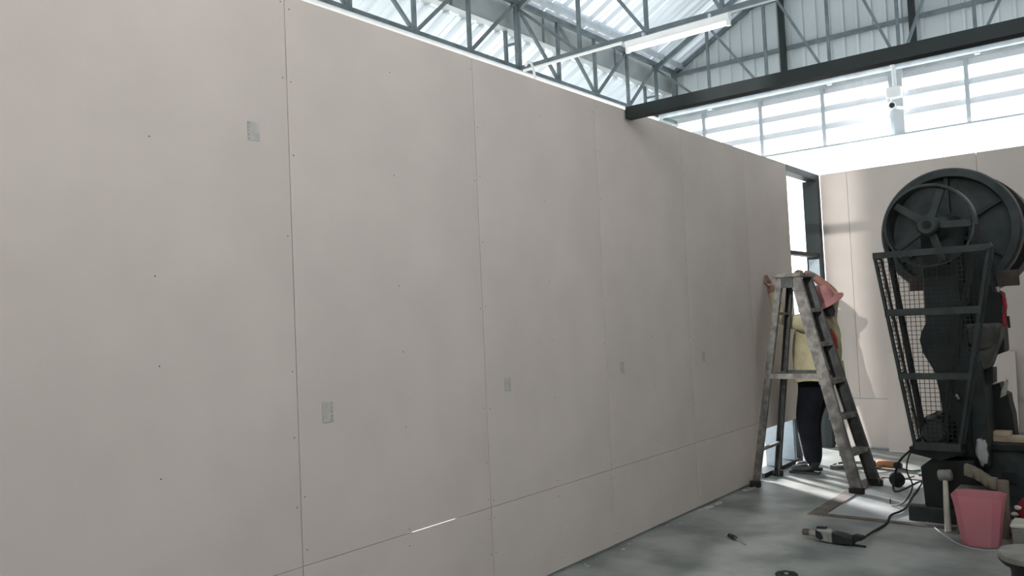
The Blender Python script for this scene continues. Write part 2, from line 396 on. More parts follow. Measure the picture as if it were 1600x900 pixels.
# valley gutter between the bays
gut = empty('roof_gutter', (-6.57, 0, 5.17), label='long grey galvanised valley gutter above the partition', cat='gutter')
def gpart(name, a, b, m): 
    return MB().box(Vector(a) - Vector((-6.57, 0, 5.17)), Vector(b) - Vector((-6.57, 0, 5.17))).build(name, m, gut)
for i in range(9):
    y1 = YG - i * 1.83; y0 = y1 - 1.815
    gm = MB()
    for a, b in (((XE - 0.10, y0, 5.17), (XE - 0.097, y1, 5.55)), ((XG2, y0, 5.17), (XG2 + 0.003, y1, 5.55)), ((XG2, y0, 5.17), (XE - 0.097, y1, 5.173))):
        gm.box(Vector(a) - Vector((-6.57, 0, 5.17)), Vector(b) - Vector((-6.57, 0, 5.17)))
    gm.build('gutter_section', M['gutter'], gut)
    gpart('joint_strap', (XE - 0.096, y0 - 0.03, 5.165), (XE - 0.088, y0 + 0.01, 5.56), M['truss'])

# ------------------------------------------------------------------ trusses
ZB = 4.64; PAN = 0.905
def web(parent, name, p, q, w, m=None): 
    return MB().bar(p, q, w, w, (1, 0.01, 0)).build(name, m or M['truss'], parent)
et = empty('roof_truss', (XE, 0, ZB), label='long grey lattice girder under the valley gutter, along the partition', cat='truss', group='grey roof trusses')
def L3(x, y, z): return (x - XE, y, z - ZB)
MB().box(L3(XE - 0.02, -4.0, ZB - 0.03), L3(XE + 0.02, 12.5, ZB + 0.03)).build('bottom_chord', M['truss'], et)
MB().box(L3(XE - 0.03, -4.0, 5.46), L3(XE + 0.03, 12.5, 5.52)).build('top_chord', M['truss'], et)
ys = [11.87 - 0.9125 * i for i in range(0, 12)]
for i, y in enumerate(ys):
    web(et, 'vertical', L3(XE, y, ZB), L3(XE, y, 5.5), 0.042)
    if i + 1 < len(ys):
        yn = ys[i + 1]; ph = i % 4
        if ph in (0, 1): web(et, 'diagonal', L3(XE, y, 5.48), L3(XE, yn, ZB), 0.036)
        else: web(et, 'diagonal', L3(XE, y, ZB), L3(XE, yn, 5.48), 0.036)
# short brackets that carry the gutter beside the cross trusses
for y in (8.27, 11.87):
    MB().bar(L3(XE - 0.20, y - 0.02, ZB - 0.1), L3(XE - 0.20, y - 0.02, 5.17), 0.04, 0.04).build('bracket_post', M['truss'], et)
    MB().bar(L3(XE - 0.20, y - 0.02, 4.98), L3(XE, y, 4.98), 0.03, 0.03).build('bracket_arm', M['truss'], et)

def cross_truss(y, x0, sgn, label, wm=0.04, chord=0.06):
    """bottom chord from eave x0, span 8 panels towards sgn, pitched top chord"""
    t = empty('roof_truss', (x0, y, ZB), label=label, cat='truss', group='grey roof trusses')
    n = 8; xs = [sgn * PAN * i for i in range(n + 1)]
    zt = [min(i, n - i) * PAN * SL + (5.42 - ZB) for i in range(n + 1)]
    MB().box((min(xs[0], xs[-1]), -0.03, -chord / 2), (max(xs[0], xs[-1]), 0.03, chord / 2)).build('bottom_chord', M['truss'], t)
    MB().bar((xs[0], 0, zt[0]), (xs[4], 0, zt[4]), 0.05, 0.07).build('top_chord', M['truss'], t)
    MB().bar((xs[8], 0, zt[8]), (xs[4], 0, zt[4]), 0.05, 0.07).build('top_chord', M['truss'], t)
    for i in range(n + 1):
        MB().bar((xs[i], 0, 0), (xs[i], 0, zt[i]), wm, wm, (0, 1, 0)).build('vertical', M['truss'], t)
        if i < 4: MB().bar((xs[i], 0, zt[i]), (xs[i + 1], 0, 0), wm * .85, wm * .85, (0, 1, 0)).build('diagonal', M['truss'], t)
        if i >= 4 and i < n: MB().bar((xs[i + 1], 0, zt[i + 1]), (xs[i], 0, 0), wm * .85, wm * .85, (0, 1, 0)).build('diagonal', M['truss'], t)
    return t
t1 = cross_truss(8.27, XE, 1, 'grey cross truss that carries the lit tube light')
t2 = cross_truss(11.87, XE, 1, 'grey cross truss just in front of the gable cladding')
# columns under the eave girder
for y, lb in ((8.27, 'steel column under the eave girder behind the partition, nearer the camera'), (11.87, 'steel column under the eave girder at the gable end')):
    c = empty('steel_column', (XE, y, 0), label=lb, cat='column', group='steel columns')
    MB().box((-0.06, -0.06, 0.01), (0.06, 0.06, ZB - 0.031)).build('shaft', M['mull'], c); MB().box((-0.12, -0.12, 0), (0.12, 0.12, 0.012)).build('base_plate', M['mull'], c)

# ------------------------------------------------------------------ gable wall with louvre window
wg = empty('wall_gable', (0, YG, 0), kind='structure', label='ribbed grey metal gable end above the louvres')
GZ = 4.80
def gsheet(x0, x1):
    p = 0.197; mb = MB(); xs = []
    x = x0
    pts = [(x0, 0)]
    k = 0
    while x < x1 - 1e-6:
        e = min(x + p, x1)
        for fx, fy in ((0.66, 0), (0.72, -0.036), (0.90, -0.036), (0.96, 0)):
            if x + p * fx < x1: pts.append((x + p * fx, fy))
        x = e
    pts.append((x1, 0)); m = len(pts); vs = []
    def top(x): return ZE + (x - XE) * SL if x < XR else ZE + (XE2 - x) * SL
    for (x, yy) in pts: vs.append((x, yy, GZ))
    for (x, yy) in pts: vs.append((x, yy, max(GZ + .01, top(x))))
    return mb.add(vs, [(i, i + 1, m + i + 1, m + i) for i in range(m - 1)]).build('cladding_sheet', M['gable'], wg)
x = XE - 0.55
edges = [XE - 0.6]
xx = XE
while xx < XE2 - 0.1: edges.append(xx); xx += 0.985
edges = edges[1:] + [XE2]
for a, b in zip(edges[:-1], edges[1:]):
    if a < XR < b: gsheet(a, XR); gsheet(XR, b)
    else: gsheet(a, b)
MB().box((XG2, -0.004, 4.6), (XE, 0.0, 5.56)).build('cladding_sheet', M['gable'], wg)
# gable of the lower roof
nb = [XE - 0.3 - 0.9 * i for i in range(5)]
for a, b in zip(nb[1:], nb[:-1]):
    tz = lambda x: ZL0 + (x - XL0) * SL
    MB().prism([(a, 2.6), (b, 2.6), (b, tz(b)), (a, tz(a))], -0.004, 0.0).build('cladding_sheet', M['gable'], wg)
MB().box((XE, -0.10, 5.42), (XE2, -0.03, 5.475)).build('girt', M['truss'], wg)
MB().box((XE, -0.10, 6.22), (XE2, -0.03, 6.275)).build('girt', M['truss'], wg)
for x in (-6.22, -4.38, -2.56, -0.6):
    zt = ZE + (x - XE) * SL if x < XR else ZE + (XE2 - x) * SL
    MB().box((x - 0.042, -0.16, GZ - 0.02), (x + 0.042, -0.10, zt - 0.08)).build('gable_post', M['dkbeam'] if x > -6 else M['truss'], wg)
# barge angle along the verge
for (a, b) in (((XE, ZE), (XR, ZR)), ((XE2, ZE), (XR, ZR))):
    MB().bar((a[0], -0.06, a[1] - 0.06), (b[0], -0.06, b[1] - 0.06), 0.06, 0.06).build('verge_angle', M['truss'], wg)

w1 = empty('window_1', (0, YG, 0), kind='structure', label='band of pale louvres with grey mullions under the gable')
LX0, LX1 = XE - 0.3, XE2; LB = 3.865
MB().box((LX0, -0.05, GZ - 0.06), (LX1, 0.04, GZ)).build('head_rail', M['mull'], w1)
MB().box((LX0, -0.225, LB - 0.052), (LX1, -0.185, LB - 0.028)).build('sill_rail', M['mull'], w1)
mx = [-5.78 + 0.955 * i for i in range(7)] 
for x in mx: MB().box((x - 0.026, -0.05, LB - 0.03), (x + 0.026, 0.0, GZ - 0.06)).build('mullion', M['mull'], w1)
bays = sorted(mx + [LX0, LX1])
for a, b in zip(bays[:-1], bays[1:]):
    if b - a < 0.08: continue
    for zc, hh in ((4.69, 0.10), (4.425, 0.10), (4.16, 0.10)):
        MB().bar((a + 0.02, -0.0, zc), (b - 0.02, -0.0, zc), 0.012, hh, (0, 0.35, 1)).build('louvre_slat', M['louv'], w1)
M['poly'] = mat('milky_plastic_sheet', (0.9, 0.9, 0.9), 0.5, 0, 0.02, 2); translucent(M['poly'], 0.6, (0.95, 0.97, 1.0))
for a, b in zip(bays[:-1], bays[1:]):
    if b - a < 0.08: continue
    MB().box((a + 0.004, -0.205, 2.75), (b - 0.004, -0.20, LB - 0.052)).build('translucent_panel', M['poly'], w1)
# pale post standing in the louvre band
MB().box((-2.865, -0.18, LB - 0.028), (-2.735, -0.06, GZ - 0.03)).build('centre_post', M['colm'], w1)

# ------------------------------------------------------------------ dark lintel beam across the room
sb = empty('steel_beam', (-2.82, 4.95, 2.80), label='long dark steel box beam spanning from the partition top to the right', cat='beam')
MB().box((0, -0.04, 0.0), (4.12, 0.04, 0.078)).build('web', M['dkbeam'], sb)
MB().box((-0.004, -0.042, -0.002), (0.0, 0.042, 0.080)).build('end_plate', M['dkbeam'], sb)
bc = empty('steel_column', (1.15, 4.95, 0), label='dark steel post carrying the right end of the box beam', cat='column', group='steel columns')
MB().box((-0.05, -0.05, 0.01), (0.05, 0.05, 2.79)).build('shaft', M['dkbeam'], bc); MB().box((-0.1, -0.1, 0), (0.1, 0.1, 0.012)).build('base_plate', M['dkbeam'], bc)

# ------------------------------------------------------------------ tube light, conduits, camera
tl = empty('tube_light', (-4.04, 8.20, 4.47), label='long white fluorescent tube light lit under the cross truss', cat='light')
MB().prism([(-0.045, 0.10), (0.045, 0.10), (0.03, 0.05), (0.028, 0.03), (-0.028, 0.03), (-0.03, 0.05)], -0.62, 0.62, 'x').build('fixture_body', M['white'], tl)
MB().tube([(-0.58, 0, 0.0), (0.58, 0, 0.0)], 0.017, 12).build('tube', M['tube'], tl, smooth=True)
for sx in (-1, 1): MB().box((sx * 0.605 - 0.02, -0.02, -0.022), (sx * 0.605 + 0.02, 0.02, 0.035)).build('lamp_holder', M['white'], tl)
for sx in (-1, 1): MB().box((sx * 0.4 - 0.015, -0.012, 0.098), (sx * 0.4 + 0.015, 0.075, 0.16)).build('hanger', M['galv'], tl)
def conduit(label, pts, r, m=M['galv'], clips=(), cat='pipe', name='conduit_pipe'):
    o = empty(name, pts[0], label=label, cat=cat); b = Vector(pts[0])
    MB().tube([Vector(p) - b for p in pts], r, 10).build('pipe', m, o, smooth=True)
    for c in clips: MB().box(Vector(c) - b - Vector((0.03, 0.03, 0.03)), Vector(c) - b + Vector((0.03, 0.03, 0.03))).build('clip', m, o)
    return o
conduit('bright galvanised conduit running along the head of the louvres', [(XE + 0.06, 11.80, 4.615), (XE2 - 0.1, 11.80, 4.615)], 0.034, clips=((-5.34, 11.84, 4.60), (-3.54, 11.84, 4.60), (-1.71, 11.84, 4.6)))
conduit('white conduit along the foot of the eave girder above the partition', [(XE + 0.065, -3.5, 4.568), (XE + 0.065, 11.75, 4.568)], 0.026, M['white'])
conduit('white conduit clipped under the bottom chord beside the tube light', [(XE + 0.1, 8.20, 4.585), (-4.72, 8.20, 4.585)], 0.018, M['white'])
p0 = Vector((XE + 0.25, 8.18, 4.57))
conduit('short white cable looping over the partition top near the cross truss', [p0 + Vector((-0.10, 0, 0.06)), p0 + Vector((-0.04, -0.03, 0.09)), p0 + Vector((0.03, -0.05, 0.05)), p0 + Vector((0.07, -0.06, -0.06)), p0 + Vector((0.08, -0.06, -0.16))], 0.016, M['white'], cat='cable', name='electric_cable')
cy = 12.36
conduit('white conduit dropping from the louvre head to the security camera', [(-3.02, 11.72, 4.70), (-2.80, 11.72, 4.70), (-2.70, 11.71, 4.67), (-2.665, 11.70, 4.58), (-2.665, 11.70, 4.335)], 0.026, M['white'])
sc_ = empty('security_camera', (-2.665, 11.70, 4.06), label='small white security camera under a junction box on the louvre post', cat='camera')
MB().box((-0.10, -0.06, 0.12), (0.08, 0.06, 0.26)).build('junction_box', M['white'], sc_, bevel=0.008)
MB().box((-0.10, -0.02, -0.02), (-0.06, 0.05, 0.12)).build('mount_arm', M['white'], sc_)
cb = MB().lathe((-0.05, -0.02, 0.03), Vector((0.3, -0.9, -0.25)), [(-0.08, 0.03), (-0.06, 0.048), (0.06, 0.048), (0.075, 0.044)], 16).build('camera_body', M['white'], sc_, smooth=True)
MB().lathe((-0.05 + 0.3 * .079, -0.02 - 0.9 * .079, 0.03 - 0.25 * .079), Vector((0.3, -0.9, -0.25)), [(0.0, 0.034), (0.004, 0.030)], 16).build('lens', M['black'], sc_)
MB().bar((-0.0, 0.02, 0.0), (0.0, 0.70, 0.1), 0.03, 0.03).build('wall_bracket', M['white'], sc_)
# ------------------------------------------------------------------ step ladder
lad = empty('step_ladder', (-2.38, 6.88, 0), label='weathered metal A-frame step ladder standing against the partition', cat='ladder')
LB0 = Vector((-2.38, 6.88, 0))
def LP(x, y, z): return Vector((x, y, z)) - LB0
nl0, nl1 = (-2.775, 6.64, 0.02), (-2.515, 6.75, 1.72)
fl0, fl1 = (-2.785, 7.17, 0.02), (-2.525, 7.05, 1.72)
nr0, nr1 = (-1.99, 6.71, 0.02), (-2.385, 6.75, 1.72)
fr0, fr1 = (-1.95, 7.08, 0.02), (-2.395, 7.05, 1.72)
def lerp(a, b, z):
    t = (z - a[2]) / (b[2] - a[2]); return tuple(a[i] + (b[i] - a[i]) * t for i in range(3))
def rail(a, b, w, t, m, inward):
    """channel section: web + two flanges"""
    a, b = LP(*a), LP(*b); mb = MB(); mb.bar(a, b, w, t, (0, 1, 0))
    d = (b - a).normalized(); s = d.cross(Vector((0, 1, 0))).normalized()
    for q in (-1, 1):
        o = s * (q * (w / 2 - 0.004)) + Vector((0, inward * 0.016, 0)); mb.bar(a + o, b + o, 0.008, 0.035, (0, 1, 0))
    return mb.build('rail', m, lad)
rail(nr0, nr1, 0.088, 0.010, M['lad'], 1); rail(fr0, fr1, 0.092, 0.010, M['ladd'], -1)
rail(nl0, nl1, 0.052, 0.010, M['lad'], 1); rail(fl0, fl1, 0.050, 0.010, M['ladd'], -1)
for z in (1.45, 1.17, 0.87, 0.59, 0.31):
    a, b = LP(*lerp(nr0, nr1, z)), LP(*lerp(fr0, fr1, z))
    tr = MB().bar(a, b, 0.10, 0.012).bar(a + Vector((-0.045, 0, -0.012)), b + Vector((-0.045, 0, -0.012)), 0.008, 0.03).bar(a + Vector((0.045, 0, -0.012)), b + Vector((0.045, 0, -0.012)), 0.008, 0.03)
    tr.build('tread', M['lad'], lad)
for z in (1.42, 0.91, 0.30):
    MB().bar(LP(*lerp(nl0, nl1, z)), LP(*lerp(fl0, fl1, z)), 0.028, 0.022).build('rung', M['lad'], lad)
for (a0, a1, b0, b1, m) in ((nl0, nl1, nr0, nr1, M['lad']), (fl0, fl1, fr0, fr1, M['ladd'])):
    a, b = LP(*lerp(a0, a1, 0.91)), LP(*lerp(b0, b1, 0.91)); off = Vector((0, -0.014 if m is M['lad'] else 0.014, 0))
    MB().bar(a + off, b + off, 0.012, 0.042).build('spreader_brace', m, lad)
MB().box(LP(-2.56, 6.72, 1.715), LP(-2.33, 7.09, 1.75)).build('top_cap', M['lad'], lad, bevel=0.006)
MB().box(LP(-2.50, 6.735, 1.63), LP(-2.40, 6.745, 1.715)).build('hinge_plate', M['ladd'], lad)
for f, w in ((nl0, .04), (fl0, .04), (nr0, .055), (fr0, .055)):
    c = LP(*f); MB().box(c + Vector((-w, -0.024, -0.02)), c + Vector((w, 0.024, 0.03))).build('rubber_foot', M['rubber'], lad, bevel=0.004)

# ------------------------------------------------------------------ person at the ladder
def skin_body(nodes, edges, root, sub=2):
    names = list(nodes); idx = {n: i for i, n in enumerate(names)}
    me = bpy.data.meshes.new('person_skeleton'); me.from_pydata([nodes[n][0] for n in names], [(idx[a], idx[b]) for a, b in edges], [])
    o = bpy.data.objects.new('person_skeleton', me); COL.objects.link(o)
    md = o.modifiers.new('skin', 'SKIN'); md.use_smooth_shade = True
    for i, n in enumerate(names):
        sv = me.skin_vertices[0].data[i]; r = nodes[n][1]; sv.radius = r if isinstance(r, tuple) else (r, r); sv.use_root = (n == root)
    ms = o.modifiers.new('sub', 'SUBSURF'); ms.levels = sub; ms.render_levels = sub
    dg = bpy.context.evaluated_depsgraph_get(); ev = o.evaluated_get(dg); out = bpy.data.meshes.new_from_object(ev)
    bpy.data.objects.remove(o); return out
PB = Vector((-2.55, 7.45, 0.0))
N = {}
def nd(n, p, r): N[n] = ((Vector(p) - PB)[:], r)
nd('pelvis', (-2.48, 7.45, 0.86), (0.165, 0.14)); nd('waist', (-2.48, 7.45, 1.00), (0.235, 0.175)); nd('chest', (-2.47, 7.45, 1.17), (0.235, 0.175))
nd('upper', (-2.39, 7.45, 1.29), (0.150, 0.13)); nd('neck', (-2.42, 7.45, 1.40), 0.055); nd('head0', (-2.43, 7.45, 1.475), 0.078); nd('head1', (-2.45, 7.45, 1.56), 0.075)
nd('lsh', (-2.41, 7.30, 1.31), 0.085); nd('lel', (-2.66, 7.15, 1.36), 0.066); nd('lwr', (-2.76, 7.22, 1.60), 0.042); nd('lpalm', (-2.785, 7.25, 1.68), (0.022, 0.036))
nd('rsh', (-2.41, 7.60, 1.33), 0.072); nd('rel', (-2.37, 7.70, 1.58), 0.052); nd('rwr', (-2.52, 7.62, 1.745), 0.036); nd('rpalm', (-2.60, 7.585, 1.785), (0.036, 0.022))
nd('lhip', (-2.50, 7.37, 0.80), 0.125); nd('lkn', (-2.575, 7.36, 0.47), 0.100); nd('lan', (-2.545, 7.38, 0.12), 0.080); nd('lheel', (-2.535, 7.38, 0.055), 0.047); nd('lball', (-2.66, 7.365, 0.04), 0.040); nd('ltoe', (-2.735, 7.36, 0.035), 0.030)
nd('rhip', (-2.48, 7.54, 0.80), 0.125); nd('rkn', (-2.61, 7.55, 0.46), 0.098); nd('ran', (-2.59, 7.56, 0.12), 0.078); nd('rheel', (-2.58, 7.56, 0.055), 0.047); nd('rball', (-2.69, 7.565, 0.04), 0.040); nd('rtoe', (-2.765, 7.57, 0.035), 0.030)
ED = [('pelvis', 'waist'), ('waist', 'chest'), ('chest', 'upper'), ('upper', 'neck'), ('neck', 'head0'), ('head0', 'head1'), ('upper', 'lsh'), ('lsh', 'lel'), ('lel', 'lwr'), ('lwr', 'lpalm'),
      ('upper', 'rsh'), ('rsh', 'rel'), ('rel', 'rwr'), ('rwr', 'rpalm'), ('pelvis', 'lhip'), ('lhip', 'lkn'), ('lkn', 'lan'), ('lan', 'lheel'), ('lheel', 'lball'), ('lball', 'ltoe'),
      ('pelvis', 'rhip'), ('rhip', 'rkn'), ('rkn', 'ran'), ('ran', 'rheel'), ('rheel', 'rball'), ('rball', 'rtoe')]
bme = skin_body(N, ED, 'pelvis')
for k in range(len(bme.materials)): pass
bme.materials.clear()
for k in ('skin', 'shirt', 'trous', 'shoe'): bme.materials.append(M[k])
def segd(p, a, b):
    a, b = Vector(a), Vector(b); t = max(0, min(1, (p - a).dot(b - a) / (b - a).length_squared)); return (p - a - (b - a) * t).length
cls = {}
for a, b in ED:
    if 'palm' in b or 'head' in b or b == 'neck': c = 0
    elif b in ('rwr',): c = 0
    elif b in ('lwr', 'lel', 'rel', 'lsh', 'rsh', 'waist', 'chest', 'upper'): c = 1
    elif b in ('lhip', 'rhip', 'lkn', 'rkn', 'lan', 'ran'): c = 2
    else: c = 3
    cls[(a, b)] = c
for p in bme.polygons:
    c = Vector(p.center); best = min(ED, key=lambda e: segd(c, N[e[0]][0], N[e[1]][0])); k = cls[best]
    if c.z < 0.83 and k == 1: k = 2
    if k == 2 and c.z > 0.83: k = 1
    if k == 3 and c.z > 0.10: k = 2
    p.material_index = k; p.use_smooth = True
# five fingers per hand, joined to the body mesh
bm = bmesh.new(); bm.from_mesh(bme)
fm = MB()
def finger(pts, r): fm.tube([Vector(q) - PB for q in pts], [r, r * 0.95, r * 0.85, r * 0.55], 8)
# left hand pressed flat on the board face, fingers up
hx = -2.812
for k, (dy, L) in enumerate(((-0.028, 0.070), (-0.009, 0.080), (0.011, 0.074), (0.030, 0.058))):
    y = 7.25 + dy; finger([(-2.79, y, 1.695), (-2.80, y + dy * .1, 1.695 + L * .45), (hx, y + dy * .15, 1.695 + L * .75), (hx - 0.004, y + dy * .2, 1.695 + L)], 0.0085)
finger([(-2.78, 7.225, 1.65), (-2.795, 7.195, 1.675), (-2.805, 7.185, 1.695), (hx, 7.18, 1.712)], 0.0095)
# right hand: fingers curled towards the partition top rail, resting in the air just before the board
for k, (dy, L) in enumerate(((-0.030, 0.066), (-0.010, 0.076), (0.010, 0.072), (0.030, 0.056))):
    y = 7.575 + dy; finger([(-2.61, y, 1.79), (-2.61 - L * .45, y, 1.805), (-2.61 - L * .8, y, 1.79), (-2.61 - L * .95, y, 1.765)], 0.0085)
finger([(-2.575, 7.555, 1.775), (-2.60, 7.53, 1.765), (-2.625, 7.525, 1.76), (-2.645, 7.525, 1.757)], 0.0095)
base = len(bm.verts); vv = [bm.verts.new(v) for v in fm.v]
for f in fm.f:
    try: nf = bm.faces.new([vv[i] for i in f]); nf.material_index = 0; nf.smooth = True
    except Exception: pass
# nose and ears as small bumps on the head
bmesh.ops.recalc_face_normals(bm, faces=bm.faces); bm.to_mesh(bme); bm.free()
person = bpy.data.objects.new('person', bme); COL.objects.link(person); person.location = PB
tag(person, 'person in khaki shirt, dark trousers and pink sun hat, reaching up behind the ladder', 'person')
hc = Vector((-2.47, 7.45, 1.525)) - PB
MB().blob(hc + Vector((-0.085, 0, -0.015)), (0.018, 0.014, 0.022), 8, 6).build('nose', M['skin'], person, smooth=True)
for s in (-1, 1):
    MB().blob(hc + Vector((0.03, s * 0.078, -0.01)), (0.018, 0.010, 0.03), 8, 6).build('ear', M['skin'], person, smooth=True)
    MB().blob(hc + Vector((-0.068, s * 0.03, 0.012)), (0.010, 0.014, 0.008), 8, 6).build('eye', M['black'], person, smooth=True)
MB().box(hc + Vector((-0.080, -0.022, -0.052)), hc + Vector((-0.066, 0.022, -0.044))).build('mouth', M['redstrap'], person, bevel=0.003)
# sun hat: crown, drooping brim, band
axv = Vector((-0.30, -0.36, 0.88)).normalized(); hb = Vector((-2.405, 7.44, 1.535)) - PB
ht = MB().lathe(hb, axv, [(-0.012, 0.108), (0.035, 0.106), (0.085, 0.094), (0.112, 0.066), (0.120, 0.0)], 24)
ht.lathe(hb, axv, [(-0.012, 0.107), (-0.020, 0.14), (-0.042, 0.182), (-0.046, 0.180), (-0.025, 0.138), (-0.017, 0.107)], 28, close=True)
hat = ht.build('sun_hat', M['hat'], person, smooth=True, shade=60); hat['label'] = 'dusty pink wide-brimmed sun hat'
MB().lathe(hb, axv, [(-0.030, 0.10), (-0.046, 0.155), (-0.050, 0.155), (-0.034, 0.098)], 28, close=True).build('hat_lining', M['hatin'], hat, smooth=True)
sc2 = MB().lathe(Vector((-2.40, 7.45, 1.42)) - PB, (-0.15, 0, 1), [(-0.05, 0.085), (-0.02, 0.10), (0.03, 0.095), (0.09, 0.088), (0.10, 0.07)], 18)
s = sc2.build('face_cloth', M['scarf'], person, smooth=True); s['label'] = 'black cloth wrapped around the neck'
# shirt hem and collar
def hem(zc, rx, ry, h, cx, m, name):
    mb = MB(); n = 28; vs = []; fs = []
    for j, (dz, q) in enumerate(((-h / 2, 1.06), (h / 2, 1.0), (h / 2, 0.94), (-h / 2, 0.99))):
        for k in range(n):
            t = 2 * math.pi * k / n; w = 1 + 0.03 * math.sin(5 * t + j); vs.append(Vector((cx + rx * q * w * math.cos(t), 7.45 + ry * q * w * math.sin(t), zc + dz + (0.012 * math.sin(3 * t) if j in (0, 3) else 0))) - PB)
    for j in range(4):
        for k in range(n): k2 = (k + 1) % n; fs.append((j * n + k, j * n + k2, ((j + 1) % 4) * n + k2, ((j + 1) % 4) * n + k))
    return mb.add(vs, fs).build(name, m, person, smooth=True)
hem(0.90, 0.208, 0.20, 0.17, -2.475, M['shirt'], 'shirt_hem')
st = MB()
pts = [(-2.30, 7.29, 1.27), (-2.265, 7.30, 1.20), (-2.262, 7.31, 1.10)]
for a, b in zip(pts[:-1], pts[1:]): st.bar(Vector(a) - PB, Vector(b) - PB, 0.022, 0.02, (1, -1, 0))
pts = [(-2.265, 7.30, 1.20), (-2.32, 7.265, 1.185), (-2.38, 7.25, 1.18)]
for a, b in zip(pts[:-1], pts[1:]): st.bar(Vector(a) - PB, Vector(b) - PB, 0.04, 0.018, (0, -1, 0))
s = st.build('shoulder_strap', M['redstrap'], person); s['label'] = 'red strap over the back'
for s_, y in ((-1, 7.375), (1, 7.565)):
    x = -2.60 if s_ < 0 else -2.645
    MB().box(Vector((x - 0.15, y - 0.045, 0.0)) - PB, Vector((x + 0.11, y + 0.045, 0.02)) - PB).build('shoe_sole', M['rubber'], person, bevel=0.008)

# ------------------------------------------------------------------ power press
pr = empty('power_press', (-1.15, 6.4, 0), label='large dark green power press with spoked pulley, flywheels and wire belt guard', cat='machine')
P0 = Vector((-1.15, 6.4, 0))
class PM(MB):
    def build(s, name, m, parent=None, **k):
        s.v = [tuple(Vector(v) - P0) for v in s.v]; return MB.build(s, name, m, parent or pr, **k)
AX, AZ = -1.225, 1.965
# C frame: upright, head, throat, bed
cf = PM().prism([(-1.315, 2.05), (-1.315, 1.32), (-1.345, 1.26), (-1.362, 1.20), (-1.345, 1.11), (-1.285, 0.99), (-1.262, 0.86), (-1.245, 0.66), (-1.25, 0.36), (-0.985, 0.36), (-0.99, 0.92), (-1.0, 1.06), (-1.06, 1.12), (-1.08, 1.42), (-1.09, 1.62), (-1.12, 2.05)], 6.20, 6.56)
cf.build('frame_upright', M['mach'], bevel=0.012)
PM().prism([(-1.12, 1.80), (-0.97, 1.78), (-0.92, 1.52), (-0.885, 1.50), (-0.885, 1.10), (-1.04, 1.04)], 6.40, 6.62).build('frame_head', M['machd'], bevel=0.012)
PM().lathe((AX, 6.19, AZ), (0, 1, 0), [(-0.02, 0.075), (0.0, 0.105), (0.42, 0.105), (0.44, 0.075)], 24).build('bearing_housing', M['mach2'], smooth=True)
PM().tube([(AX, 5.985, AZ), (AX, 7.5, AZ)], 0.03, 14).build('crankshaft', M['machd'], smooth=True)
# spoked belt pulley in front
pu = PM().lathe((AX, 6.03, AZ), (0, 1, 0), [(0.0, 0.276), (0.012, 0.279), (0.11, 0.279), (0.12, 0.276), (0.12, 0.262), (0.10, 0.258), (0.02, 0.258), (0.0, 0.262)], 56, close=True).build('belt_pulley', M['mach2'], smooth=True)
PM().lathe((AX, 6.0, AZ), (0, 1, 0), [(-0.012, 0.055), (0.0, 0.068), (0.11, 0.068), (0.13, 0.05)], 24).build('hub', M['mach2'], pu, smooth=True)
PM().lathe((AX, 5.986, AZ), (0, 1, 0), [(-0.004, 0.017), (0.0, 0.020)], 16).build('shaft_end', M['machd'], pu)
for k in range(5):
    t = math.radians(-2 + 72 * k); c, s_ = math.cos(t), math.sin(t)
    PM().bar((AX + c * 0.05, 6.06, AZ + s_ * 0.05), (AX + c * 0.256, 6.07, AZ + s_ * 0.256), 0.048, 0.028, (0, 1, 0)).build('spoke', M['mach2'], pu, bevel=0.006)
# main flywheel: heavy rim, dished web, ribs
fw = PM().lathe((AX, 6.66, AZ), (0, 1, 0), [(0.0, 0.448), (0.015, 0.458), (0.17, 0.458), (0.185, 0.448), (0.185, 0.40), (0.12, 0.385), (0.115, 0.12), (0.085, 0.12), (0.085, 0.385), (0.0, 0.398)], 72, close=True).build('flywheel', M['mach2'], smooth=True)
PM().lathe((AX, 6.62, AZ), (0, 1, 0), [(0.0, 0.09), (0.01, 0.10), (0.20, 0.12)], 24).build('hub', M['mach2'], fw, smooth=True)
for k in range(6):
    t = math.radians(30 + 60 * k); c, s_ = math.cos(t), math.sin(t)
    PM().bar((AX + c * 0.10, 6.72, AZ + s_ * 0.10), (AX + c * 0.39, 6.725, AZ + s_ * 0.39), 0.028, 0.05, (0, 1, 0)).build('spoke', M['mach'], fw)
# second flywheel behind
f2 = PM().lathe((AX, 7.12, AZ), (0, 1, 0), [(0.0, 0.455), (0.015, 0.468), (0.33, 0.468), (0.345, 0.455), (0.345, 0.40), (0.2, 0.39), (0.2, 0.06), (0.15, 0.06), (0.15, 0.39), (0.0, 0.40)], 72, close=True).build('clutch_flywheel', M['machd'], smooth=True)
# brown cross bar right of the head, ram and die
PM().box((-1.50, 6.63, 1.545), (-0.80, 6.655, 1.655)).build('cross_bar', M['brown'], bevel=0.006)
rm = PM().prism([(-1.09, 1.30), (-0.89, 1.30), (-0.875, 1.27), (-0.885, 1.20), (-0.935, 1.07), (-0.96, 1.0), (-1.06, 0.98), (-1.10, 1.15)], 6.22, 6.44).build('ram', M['greasy'], bevel=0.02)
PM().lathe((-0.99, 6.20, 1.21), (0, 1, 0), [(0.0, 0.075), (0.02, 0.09), (0.06, 0.09)], 24).build('ram_cover', M['greasy'], rm, smooth=True)
PM().prism([(-1.03, 1.0), (-0.945, 1.0), (-0.95, 0.90), (-1.02, 0.88)], 6.30, 6.46).build('slide', M['machd'])
PM().prism([(-1.03, 0.50), (-0.88, 0.50), (-0.885, 0.66), (-0.90, 0.74), (-0.905, 0.80), (-0.94, 0.82), (-0.95, 0.88), (-1.02, 0.86)], 6.56, 6.74).build('die_set', M['machd'])
